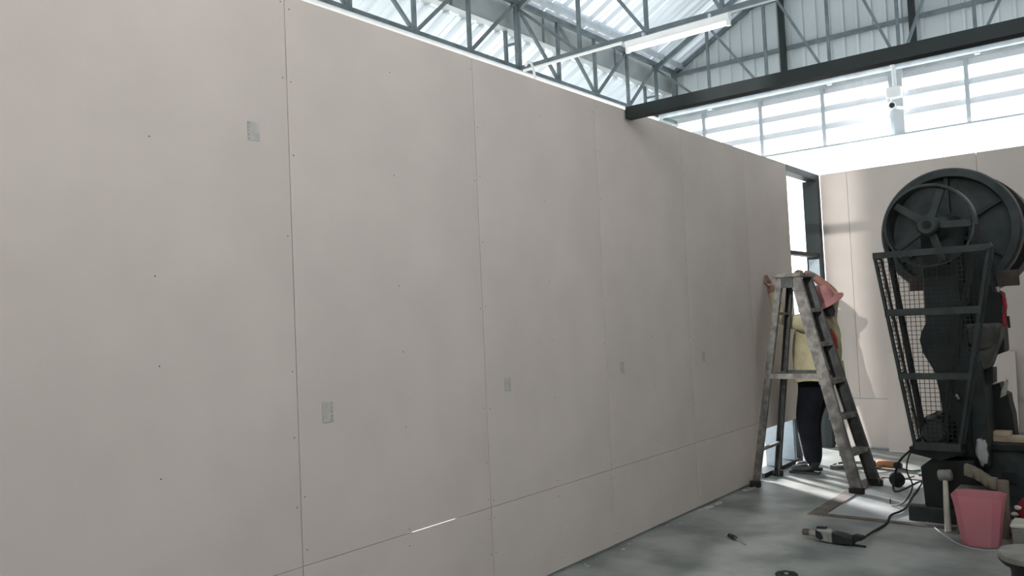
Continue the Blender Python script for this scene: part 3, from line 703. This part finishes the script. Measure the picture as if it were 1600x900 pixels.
PM().prism([(-0.95, 0.78), (-0.915, 0.80), (-0.895, 0.90), (-0.905, 0.91), (-0.94, 0.83)], 6.535, 6.56).build('guide_plate', M['toolg'])
ol = PM().tube([(-0.885, 6.43, 1.50), (-0.872, 6.43, 1.46), (-0.868, 6.43, 1.40), (-0.872, 6.43, 1.36)], [0.008, 0.013, 0.013, 0.008], 10).build('oil_cup', M['red'], smooth=True); ol['label'] = 'bright red oiler on the press head'
PM().tube([(-0.875, 6.42, 1.36), (-0.885, 6.42, 1.31), (-0.87, 6.42, 1.27)], [0.014, 0.017, 0.012], 10).build('oil_cup', M['red'], smooth=True)
PM().tube([(-0.905, 6.42, 1.54), (-0.90, 6.42, 1.44), (-0.895, 6.42, 1.36)], 0.012, 8).build('oil_pipe', M['toolg'])
PM().tube([(-0.855, 6.43, 1.34), (-0.852, 6.43, 1.26)], 0.008, 8).build('oil_pipe', M['black'])
# bed and base
bd = PM().prism([(-1.14, 0.06), (-1.10, 0.44), (-1.05, 0.48), (-0.80, 0.48), (-0.79, 0.28), (-0.70, 0.20), (-0.62, 0.10), (-0.62, 0.0), (-1.16, 0.0)], 6.34, 6.86).build('bed', M['mach2'], bevel=0.015)
PM().box((-1.06, 6.30, 0.455), (-0.77, 6.92, 0.50)).build('bolster_plate', M['machd'], bevel=0.005)
PM().prism([(-0.945, 0.30), (-0.935, 0.315), (-0.86, 0.315), (-0.85, 0.30), (-0.85, 0.25), (-0.86, 0.235), (-0.935, 0.235), (-0.945, 0.25)], 6.325, 6.345).build('opening_shade', M['black'], bd)  # solid black plate painted in for the shade inside an opening
PM().prism([(-1.375, 0.36), (-1.36, 0.10), (-1.47, 0.02), (-1.47, 0.0), (-1.05, 0.0), (-1.05, 0.42), (-1.30, 0.42)], 6.05, 6.52).build('base', M['machd'], bevel=0.015)
PM().box((-1.46, 6.02, 0.0), (-1.08, 6.10, 0.105)).build('base_plinth', M['mach'], bevel=0.008)
# motor on its bracket
mo = PM().lathe((-1.27, 6.02, 0.60), (0, 1, 0), [(0.0, 0.055), (0.01, 0.09), (0.05, 0.105), (0.30, 0.105), (0.33, 0.08)], 24).build('motor', M['machd'], smooth=True)
for k in range(14):
    t = 2 * math.pi * k / 14; PM().bar((-1.27 + 0.105 * math.cos(t), 6.08, 0.60 + 0.105 * math.sin(t)), (-1.27 + 0.105 * math.cos(t), 6.31, 0.60 + 0.105 * math.sin(t)), 0.006, 0.012, (math.cos(t), 0, math.sin(t))).build('cooling_fin', M['machd'], mo)
PM().lathe((-1.27, 5.985, 0.60), (0, 1, 0), [(0.0, 0.062), (0.008, 0.070), (0.035, 0.070), (0.04, 0.062)], 24).build('motor_pulley', M['mach2'], mo, smooth=True)
PM().prism([(-1.42, 0.50), (-1.10, 0.50), (-1.10, 0.47), (-1.24, 0.42), (-1.42, 0.46)], 5.99, 6.34).build('motor_bracket', M['machd'])
# drive belts
for sx, xa, xb in ((-1, AX - 0.278, -1.27 - 0.068), (1, AX + 0.278, -1.27 + 0.068)):
    PM().bar((xa, 6.075, AZ - 0.02), (xb, 6.035, 0.61), 0.022, 0.085, (0, 1, 0)).build('drive_belt', M['rubber'])
# belt guard: angle-iron frame with welded wire mesh
gd = empty('belt_guard', (0, 0, 0)); gd.parent = pr
YF, YK = 5.93, 6.09
gl = lambda z: -1.548 + (1.785 - z) * (0.178 / 1.265)
gr = lambda z: -0.868 - (1.785 - z) * (0.24 / 1.265)
ZT, ZBt = 1.785, 0.52
for y, w in ((YF, 0.018), (YK, 0.016)):
    PM().bar((gl(ZT), y, ZT), (gl(ZBt), y, ZBt), w, w, (0, 1, 0)).build('frame_bar', M['mach'], gd)
    PM().bar((gr(ZT), y, ZT), (gr(ZBt), y, ZBt), w, w, (0, 1, 0)).build('frame_bar', M['mach'], gd)
for z, hh in ((ZT, 0.042), (1.395, 0.045), (0.975, 0.042), (ZBt, 0.05)):
    PM().box((gl(z) - 0.008, YF - 0.012, z - hh / 2), (gr(z) + 0.008, YF - 0.004, z + hh / 2)).build('cross_strap', M['mach2'], gd)
    PM().box((gl(z) - 0.008, YF - 0.012, z - hh / 2), (gl(z) - 0.002, YK + 0.01, z + hh / 2)).build('side_strap', M['mach2'], gd)
PM().bar((gr(1.785) - 0.02, YF - 0.015, 1.78), (gr(1.785) + 0.02, YF - 0.015, 1.80), 0.05, 0.03).build('latch', M['mach2'], gd)
wm = PM(); st_ = 0.029; r = 0.0016
z = ZBt
while z < ZT: wm.bar((gl(z), YF, z), (gr(z), YF, z), r * 2, r * 2); wm.bar((gl(z), YF, z), (gl(z), YK, z), r * 2, r * 2); z += st_
x = gl(ZT) + st_
while x < gr(ZT):
    # vertical wire between the sloping sides
    zl = ZBt if x > gl(ZBt) else ZT - (x - gl(ZT)) * (1.265 / 0.178)
    zr = ZBt if x < gr(ZBt) else ZT - (gr(ZT) - x) * (1.265 / 0.24)
    z0 = max(zl, zr, ZBt)
    if z0 < ZT - 0.01: wm.bar((x, YF, z0), (x, YF, ZT), r * 2, r * 2, (0, 1, 0))
    x += st_
for y in (YF + 0.05, YF + 0.10): wm.bar((gl(ZT), y, ZT), (gl(ZBt), y, ZBt), r * 2, r * 2, (0, 1, 0))
tag(wm.build('wire_mesh', M['wire'], gd), kind='stuff')
# lever with a bright tip on the upright, small fittings
PM().tube([(-1.155, 6.19, 0.83), (-1.135, 6.17, 0.80)], 0.010, 8).build('lever', M['steel'])
PM().tube([(-1.23, 6.18, 1.42), (-1.205, 6.185, 1.37)], 0.004, 6).build('pin', M['steel'])
PM().box((-1.10, 6.14, 0.45), (-1.075, 6.19, 0.79)).build('pull_rod', M['machd'])

# ------------------------------------------------------------------ things on and around the press
pl = empty('timber_plank', (-0.86, 6.55, 0.501), label='pale sawn plank lying across the press bed', cat='plank')
MB().box((-0.20, -0.16, 0.0), (0.36, -0.03, 0.035)).build('board', M['wood'], pl, bevel=0.003)
pl2 = MB().box((-0.065, -0.05, 0.0), (0.045, 0.05, 0.03)).build('timber_block', M['wood'], None, bevel=0.003); pl2.location = (-0.93, 6.455, 0.537)
tag(pl2, 'short timber offcut lying on the plank on the press bed', 'wood')
pl3 = MB().box((-0.06, -0.05, 0.0), (0.14, 0.05, 0.018)).build('timber_block', M['wood'], None, bevel=0.003); pl3.location = (-0.74, 6.455, 0.537)
tag(pl3, 'thin timber strip on the right end of the plank, at the picture edge', 'wood')
bagm = MB().blob((0, 0, 0.07), (0.032, 0.035, 0.08), 12, 9, 0.28).build('plastic_bag', M['bag'], None, smooth=True); bagm.location = (-1.015, 6.13, 0.40)
tag(bagm, 'crumpled white plastic bag hanging beside the press bed', 'bag')
# mallet leaning against the base
ml = empty('mallet', (-1.185, 5.83, 0.0), label='mallet with pale wooden handle leaning against the press base', cat='tool')
MB().tube([(0.0, 0.0, 0.0), (-0.012, 0.06, 0.16), (-0.022, 0.12, 0.30)], [0.020, 0.018, 0.015], 10).build('handle', M['woodp'], ml, smooth=True)
MB().lathe((-0.022, 0.125, 0.335), (1, 0, 0.1), [(-0.04, 0.03), (-0.034, 0.036), (0.034, 0.036), (0.04, 0.03)], 16).build('head', M['grey'], ml, smooth=True)
# pink bin
bk = empty('plastic_bin', (-0.965, 5.62, 0.0), label='translucent pink plastic bin standing on the floor by the press', cat='bin')
def ring(w, d, z, ch):
    return [(-w + ch, -d, z), (w - ch, -d, z), (w, -d + ch, z), (w, d - ch, z), (w - ch, d, z), (-w + ch, d, z), (-w, d - ch, z), (-w, -d + ch, z)]
mb = MB(); rs = [ring(.095, .085, .004, .035), ring(.125, .11, .24, .04), ring(.137, .12, .30, .045), ring(.134, .117, .30, .045), ring(.121, .106, .24, .04), ring(.091, .081, .010, .035)]
vs = [v for r_ in rs for v in r_]; fs = []
for j in range(5):
    for k in range(8): k2 = (k + 1) % 8; fs.append((j * 8 + k, j * 8 + k2, (j + 1) * 8 + k2, (j + 1) * 8 + k))
fs.append(tuple(reversed(range(8)))); fs.append(tuple(40 + k for k in range(8)))
mb.add(vs, fs).build('tub', M['pink'], bk, smooth=True, shade=25)
cols = ['red', 'grey', 'pink', 'machd', 'red', 'toolg']; k = 0
lb_ = ['red lump lying at the back of the pink bin', 'grey lump at the bottom of the pink bin', 'pink plastic scrap inside the pink bin', 'dark metal lump inside the pink bin', 'small red scrap inside the pink bin', 'pale metal piece lying low in the pink bin']
for (x, y, z, r_) in ((-0.03, 0.02, 0.07, 0.045), (0.035, -0.02, 0.06, 0.042), (0.04, 0.03, 0.13, 0.036), (0.0, 0.01, 0.125, 0.04), (-0.045, -0.02, 0.13, 0.03), (-0.045, -0.03, 0.035, 0.024)):
    o = MB().blob((0, 0, 0), (r_, r_ * .8, r_ * .75), 9, 7, 0.12).build('scrap_piece', M[cols[k]], None, smooth=True); o.location = Vector((-0.965, 5.62, 0)) + Vector((x, y, z))
    tag(o, lb_[k], 'scrap', 'scrap in the pink bin'); k += 1
# block, tile and cardboard tube behind the bin
bl = MB().box((-0.11, -0.10, 0.0), (0.085, 0.10, 0.105)).build('concrete_block', M['grey'], None, bevel=0.006); bp_ = onZ(1588, 814, 0.13); bl.location = (max(bp_.x, -0.70), bp_.y, 0); tag(bl, 'low grey concrete block behind the stool', 'block')
ti = MB().box((-0.12, -0.09, 0.0), (0.075, 0.10, 0.022)).build('ceramic_tile', M['cream'], None, bevel=0.006); tp_ = onZ(1588, 814, 0.13); ti.location = (max(tp_.x, -0.70), tp_.y, 0.106); tag(ti, 'cream slab lying on the concrete block', 'tile')
tb = MB().lathe((0, 0, 0), (0.02, 0, 1), [(0.0, 0.030), (0.345, 0.032), (0.35, 0.028), (0.33, 0.026)], 18).build('cardboard_tube', M['tan'], None, smooth=True); tb.location = (-0.872, 5.84, 0.0); tag(tb, 'tan cardboard tube standing between the pink bin and the cream slab', 'tube')
cl = MB(); n = 14
vs = []; fs = []
for i in range(n + 1):
    t = i / n; x = -0.17 + 0.22 * t; z = 0.16 * (1 - t) ** 1.6 + 0.03 * math.sin(t * 5)
    for (dy, dz) in ((-0.07, -0.07), (-0.06, 0.0), (-0.02, 0.02 + .01 * math.sin(i)), (0.04, 0.012), (0.07, -0.05), (0.0, -0.075)): vs.append((x, dy + .008 * math.sin(i * 2.1), z * .55 + dz))
for i in range(n):
    for k in range(6): k2 = (k + 1) % 6; fs.append((i * 6 + k, i * 6 + k2, (i + 1) * 6 + k2, (i + 1) * 6 + k))
fs += [tuple(range(6)), tuple(n * 6 + k for k in reversed(range(6)))]
o = cl.add(vs, fs).build('rag', M['tan'], None, smooth=True, shade=80); o.location = (-0.945, 5.92, 0.345); o.scale = (0.8, 0.8, 0.75); tag(o, 'tan dirty rag draped behind the pink bin against the press bed', 'rag')
cr = empty('cardboard_box', (-0.97, 5.90, 0), label='tan cardboard box behind the pink bin, under the rag', cat='box')
MB().box((-0.16, -0.09, 0), (0.06, 0.10, 0.275)).build('carton', M['tan'], cr, bevel=0.004)
MB().box((-0.16, -0.091, 0.12), (0.06, -0.090, 0.15)).build('tape', M['wood'], cr)
# red bag at the right edge
rb = empty('red_bag', (-0.69, 5.98, 0), label='red fabric bag slumped on the floor at the right edge', cat='bag')
MB().blob((0, 0, 0.13), (0.14, 0.10, 0.13), 16, 10, 0.06).blob((0.0, -0.02, 0.22), (0.09, 0.07, 0.05), 12, 8, 0.1).build('sack', M['red'], rb, smooth=True)
MB().tube([(-0.05, -0.05, 0.24), (-0.03, -0.07, 0.30), (0.03, -0.07, 0.30), (0.05, -0.05, 0.24)], 0.012, 8).build('handle', M['red'], rb, smooth=True)
for i, (x, y, z) in enumerate(((-0.115, -0.07, 0.175), (-0.135, -0.075, 0.135))):
    MB().blob((x, y, z), (0.022, 0.015, 0.014), 8, 6, 0.15).build('toggle', M['cream'], rb, smooth=True)
# round stool at the lower right corner
sx = onZ(1602, 862, 0.27)
so = empty('stool', (sx.x + 0.045, sx.y, 0.0), label='low round stool with worn top and thick black leg at the lower right', cat='stool')
MB().lathe((0, 0, 0.235), (0, 0, 1), [(0.0, 0.15), (0.006, 0.156), (0.03, 0.158), (0.037, 0.152)], 36).build('seat', M['seat'], so, smooth=True)
MB().lathe((0, 0, 0.215), (0, 0, 1), [(0.0, 0.14), (0.02, 0.157)], 36).build('seat_rim', M['black'], so, smooth=True)
MB().lathe((0, 0, 0.0), (0, 0, 1), [(0.0, 0.14), (0.02, 0.14), (0.03, 0.11), (0.18, 0.108), (0.215, 0.12)], 28).build('leg', M['black'], so, smooth=True)

# ------------------------------------------------------------------ boards leaning on the back partition
def lean(name, x0, x1, h, y0, label):
    o = empty(name, (x0, y0, 0.0), label=label, cat='board', group='loose boards at the back wall')
    MB().box((0, 0, 0), (x1 - x0, 0.012, h)).build('sheet', M['gyp'], o); MB().box((0, -0.001, 0.0), (x1 - x0, 0.0, 0.012)).build('paper_edge', M['gypcore'], o)
    a = math.atan2(YB - 0.02 - y0, h); o.rotation_euler = (-a, 0, 0); o.location.z = 0.012 * math.sin(a) + 0.001
    return o
lean('gypsum_sheet', -2.27, -1.15, 0.98, YB - 0.17, 'cut gypsum sheet leaning on the back wall behind the press')
# white cabinet, trolley and clutter seen through the unclad bay
cab = empty('cabinet', (-3.30, 9.75, 0), label='low white cabinet standing beyond the open bay', cat='cabinet')
MB().box((-0.35, -0.2, 0.06), (0.35, 0.2, 0.56)).build('body', M['white'], cab, bevel=0.004)
for s_ in (-1, 1):
    d = MB().box((min(0, s_ * 0.345), -0.215, 0.075), (max(0, s_ * 0.345) - 0.003 * (s_ < 0), -0.201, 0.545)).build('door', M['white'], cab); MB().box((s_ * 0.03 - 0.006, -0.232, 0.27), (s_ * 0.03 + 0.006, -0.216, 0.36)).build('handle', M['galv'], d)
MB().box((-0.33, -0.18, 0), (0.33, 0.18, 0.06)).build('plinth', M['galv'], cab)
rdx = empty('red_box', (-3.2, 9.70, 0.561), label='red toolbox on top of the white cabinet beyond the bay', cat='toolbox')
MB().box((-0.22, -0.10, 0), (0.2, 0.10, 0.12)).build('case', M['red'], rdx, bevel=0.01); MB().tube([(-0.08, 0, 0.12), (-0.08, 0, 0.16), (0.08, 0, 0.16), (0.08, 0, 0.12)], 0.010, 8).build('handle', M['black'], rdx)
tro = empty('trolley', (-3.03, 9.22, 0), label='grey metal stand on small casters just beyond the open bay at the wall corner', cat='trolley')
for (x, y) in ((-0.14, -0.12), (0.14, -0.12), (-0.14, 0.12), (0.14, 0.12)):
    lg = MB().box((x - 0.014, y - 0.014, 0.075), (x + 0.014, y + 0.014, 0.48)).build('leg', M['stud'], tro)
    MB().lathe((x, y - 0.012, 0.0285), (0, 1, 0), [(0, 0.022), (0.004, 0.028), (0.02, 0.028), (0.024, 0.022)], 14).build('caster', M['rubber'], lg, smooth=True)
    MB().box((x - 0.012, y - 0.018, 0.03), (x + 0.012, y + 0.018, 0.076)).build('fork', M['galv'], lg)
MB().box((-0.17, -0.15, 0.48), (0.17, 0.15, 0.50)).build('top_tray', M['stud'], tro); MB().box((-0.15, -0.13, 0.10), (0.15, 0.13, 0.115)).build('lower_shelf', M['stud'], tro)
mc = empty('air_compressor', (-4.35, 10.7, 0), label='black compressor standing far behind the open foot of the partition', cat='compressor')
MB().lathe((-0.2, 0, 0.2), (1, 0, 0), [(0.0, 0.04), (0.03, 0.12), (0.37, 0.12), (0.4, 0.04)], 20).build('tank', M['black'], mc, smooth=True)
MB().box((-0.1, -0.08, 0.31), (0.12, 0.08, 0.47)).build('pump', M['machd'], mc, bevel=0.015)
for s_ in (-1, 1): MB().lathe((s_ * 0.12, -0.14, 0.09), (0, 1, 0), [(0, 0.07), (0.004, 0.09), (0.03, 0.09), (0.034, 0.07)], 18).build('wheel', M['rubber'], mc, smooth=True)
MB().box((-0.13, -0.11, 0.05), (0.13, 0.11, 0.10)).build('stand', M['machd'], mc)

# ------------------------------------------------------------------ tools and cables on the floor
def cable(label, pts, r, m=None, sub=6, group=None):
    """smooth Catmull-Rom cable lying at the given points"""
    P = [Vector(p) for p in pts]; out = []
    for i in range(len(P) - 1):
        a, b, c, d = P[max(i - 1, 0)], P[i], P[i + 1], P[min(i + 2, len(P) - 1)]
        for j in range(sub):
            t = j / sub; out.append(0.5 * ((2 * b) + (c - a) * t + (2 * a - 5 * b + 4 * c - d) * t * t + (3 * b - a - 3 * c + d) * t ** 3))
    out.append(P[-1]); base = P[0].copy()
    o = MB().tube([q - base for q in out], r, 7).build('electric_cable', m or M['rubber'], None, smooth=True); o.location = base
    tag(o, label, 'cable', group); return o
def fz(px, py, z=0.007): p = onZ(px, py, z); return (p.x, p.y, z)
# hammer drill
dl = empty('hammer_drill', (-1.72, 5.25, 0.0), rz=math.radians(-4), label='grey and black hammer drill lying on the floor', cat='power tool')
MB().lathe((-0.185, 0, 0.045), (1, 0, 0), [(0.0, 0.016), (0.004, 0.020), (0.035, 0.021), (0.042, 0.014)], 16).build('chuck', M['brown'], dl, smooth=True)
MB().lathe((-0.145, 0, 0.045), (1, 0, 0), [(0.0, 0.014), (0.01, 0.020), (0.05, 0.022), (0.055, 0.026)], 16).build('collar', M['toolg'], dl, smooth=True)
MB().prism([(-0.09, 0.012), (-0.09, 0.078), (-0.02, 0.082), (0.01, 0.074), (0.01, 0.004), (-0.03, 0.006)], -0.034, 0.034).build('gear_housing', M['toolg'], dl, bevel=0.010)
MB().prism([(-0.092, 0.030), (-0.092, 0.076), (-0.055, 0.066), (-0.04, 0.030), (-0.06, 0.014)], -0.037, 0.037).build('side_grip', M['black'], dl, bevel=0.006)
MB().prism([(-0.092, 0.078), (-0.03, 0.086), (-0.03, 0.094), (-0.092, 0.090)], -0.01, 0.01).build('depth_rod', M['black'], dl)
MB().prism([(0.008, 0.074), (0.06, 0.070), (0.11, 0.060), (0.14, 0.062), (0.135, 0.012), (0.09, 0.004), (0.008, 0.004)], -0.036, 0.036).build('motor_housing', M['black'], dl, bevel=0.012)
hd = MB().prism([(0.115, 0.062), (0.15, 0.075), (0.195, 0.070), (0.19, 0.045), (0.15, 0.030), (0.12, 0.010), (0.10, 0.02)], -0.020, 0.020).build('handle', M['black'], dl, bevel=0.008)
MB().box((0.12, -0.006, 0.0), (0.20, 0.006, 0.012)).build('trigger', M['black'], hd)
e = Vector((-1.72, 5.25, 0)) + Vector((0.19, -0.013, 0.055))
cable('black power cable running from the hammer drill up to the press motor', [e, fz(1362, 832, .02), fz(1385, 818), fz(1392, 805, .012), fz(1412, 796, .014), fz(1425, 778), fz(1440, 752, .03), (-1.62, 6.35, 0.12), (-1.55, 6.2, 0.34), (-1.44, 6.12, 0.46)], 0.0075)
cable('thin grey wire curving across the floor in front of the pink bin', [fz(1408, 762, .012), fz(1420, 782, .004), fz(1426, 800, .004), fz(1455, 820, .004), fz(1490, 846, .004), fz(1530, 859, .004), fz(1562, 860, .004)], 0.0035, M['mull'])
# small screwdriver
sd = empty('screwdriver', (-2.235, 5.005, 0), rz=math.atan2(-0.13, 0.17), label='short black-handled screwdriver lying on the concrete floor', cat='tool')
MB().lathe((-0.115, 0, 0.017), (1, 0, 0), [(0.0, 0.010), (0.008, 0.015), (0.03, 0.012), (0.07, 0.016), (0.10, 0.013), (0.105, 0.007)], 12).build('handle', M['black'], sd, smooth=True)
MB().lathe((-0.118, 0, 0.017), (1, 0, 0), [(0.0, 0.008), (0.010, 0.0155), (0.02, 0.0152), (0.021, 0.010)], 12).build('end_cap', M['toolg'], sd, smooth=True)
MB().tube([(-0.012, 0, 0.014), (0.10, 0, 0.006)], [0.005, 0.004], 8).build('shank', M['steel'], sd, smooth=True)
# grinding disc
gdp = onZ(1229, 897, 0.01)
gdk = empty('grinding_disc', (gdp.x, gdp.y, 0.0), label='small dark perforated grinding disc on the floor at the bottom edge', cat='disc')
MB().lathe((0, 0, 0.004), (0, 0, 1), [(0, 0.056), (0.003, 0.060), (0.007, 0.060), (0.010, 0.054), (0.010, 0.030), (0.004, 0.026), (0.004, 0.012), (0.0, 0.012)], 32, close=True).build('rim', M['mach'], gdk, smooth=True)
for k in range(6):
    t = k * math.pi / 3; MB().bar((0.012 * math.cos(t), 0.012 * math.sin(t), 0.010), (0.052 * math.cos(t), 0.052 * math.sin(t), 0.013), 0.009, 0.008).build('rib', M['mach2'], gdk)
MB().lathe((0, 0, 0.008), (0, 0, 1), [(0.0, 0.014), (0.008, 0.012)], 14).build('hub_nut', M['toolg'], gdk)
# orange grinder with coiled lead behind the ladder
og = empty('angle_grinder', (-2.02, 7.86, 0), rz=math.radians(-12), label='orange angle grinder lying behind the ladder near the back wall', cat='power tool')
MB().lathe((-0.13, 0, 0.04), (1, 0, 0), [(0, 0.026), (0.02, 0.034), (0.15, 0.033), (0.165, 0.026)], 16).build('motor_housing', M['orange'], og, smooth=True)
MB().lathe((0.03, 0, 0.04), (1, 0, 0), [(0, 0.030), (0.02, 0.034), (0.06, 0.022)], 16).build('gear_head', M['black'], og, smooth=True)
MB().lathe((-0.27, 0, 0.036), (1, 0, 0), [(0, 0.014), (0.03, 0.024), (0.14, 0.025)], 14).build('rear_handle', M['black'], og, smooth=True)
MB().lathe((0.07, 0, 0.012), (0.15, 0, 1), [(0, 0.055), (0.004, 0.055)], 24).build('cutting_disc', M['toolg'], og)
loops = []
for k in range(15):
    t = k * 0.85; loops.append((-2.33 + 0.20 * math.cos(t) + 0.02 * k * .3, 7.80 + 0.16 * math.sin(t), 0.009 + 0.002 * k))
cable('tangled black cable heaped on the floor beside the person', loops, 0.006)
cable('black lead of the orange grinder trailing towards the press', [(-1.96, 7.83, 0.03), (-1.85, 7.80, .008), (-1.75, 7.92, .008), (-1.62, 7.85, .008), (-1.60, 7.70, .008), (-1.75, 7.62, .008)], 0.006)
cable('thin black loop of cable hanging beside the press guard', [(-1.42, 6.15, 0.48), (-1.47, 6.16, 0.40), (-1.49, 6.18, 0.30), (-1.46, 6.18, 0.20), (-1.53, 6.22, 0.08), (-1.66, 6.40, 0.008), (-1.72, 6.6, 0.008)], 0.005)
pk = empty('power_strip', (-2.40, 7.70, 0.0), rz=0.3, label='dark power strip under the tangled cable', cat='power strip')
MB().box((-0.10, -0.025, 0.0), (0.10, 0.025, 0.03)).build('body', M['black'], pk, bevel=0.005)
for i in range(3): MB().box((-0.075 + 0.055 * i, -0.015, 0.03), (-0.04 + 0.055 * i, 0.015, 0.034)).build('socket', M['toolg'], pk)
# black rubber wheel
rw_ = empty('rubber_wheel', (-1.79, 7.10, 0.0), rz=0.35, label='small black rubber wheel lying on the pale machine pad', cat='wheel')
MB().lathe((0, -0.035, 0.062), (0, 1, 0), [(0.0, 0.045), (0.008, 0.058), (0.062, 0.058), (0.07, 0.045)], 22).build('tyre', M['rubber'], rw_, smooth=True)
MB().lathe((0, -0.037, 0.062), (0, 1, 0), [(0.0, 0.018), (0.074, 0.018)], 14).build('hub', M['machd'], rw_)
MB().tube([(0.05, 0.0, 0.06), (0.12, -0.06, 0.10)], 0.006, 8).build('axle_rod', M['steel'], rw_)

# ------------------------------------------------------------------ unseen floodlight behind the building, put in to throw the ladder shadow
fl = empty('added_spotlight', (ADDED_SPOT.x, ADDED_SPOT.y - 0.3, -0.2), label='unseen floodlight on a post behind the workshop', cat='light')
hz = ADDED_SPOT.z + 0.2
MB().tube([(0, -0.25, 0), (0, -0.25, hz)], 0.05, 12).build('post', M['galv'], fl, smooth=True)
MB().box((-0.32, -0.18, hz - 0.26), (0.32, 0.0, hz + 0.26)).build('lamp_housing', M['black'], fl, bevel=0.01)
MB().box((-0.29, 0.002, hz - 0.23), (0.29, 0.008, hz + 0.23)).build('lamp_lens', M['tube'], fl)
MB().box((-0.2, -0.2, 0), (0.2, -0.3 + 0.0, 0.02)).build('base_plate', M['galv'], fl)
sp = bpy.data.lights.new('added_spot_lamp', 'SPOT'); sp.energy = 17000; sp.spot_size = math.radians(16); sp.spot_blend = 0.3; sp.shadow_soft_size = 0.14; sp.color = (1.0, 0.99, 1.0)
spo = bpy.data.objects.new('added_spot_lamp', sp); COL.objects.link(spo); spo.location = ADDED_SPOT; spo.rotation_euler = (ADDED_SPOT_AIM - ADDED_SPOT).to_track_quat('-Z', 'Y').to_euler()
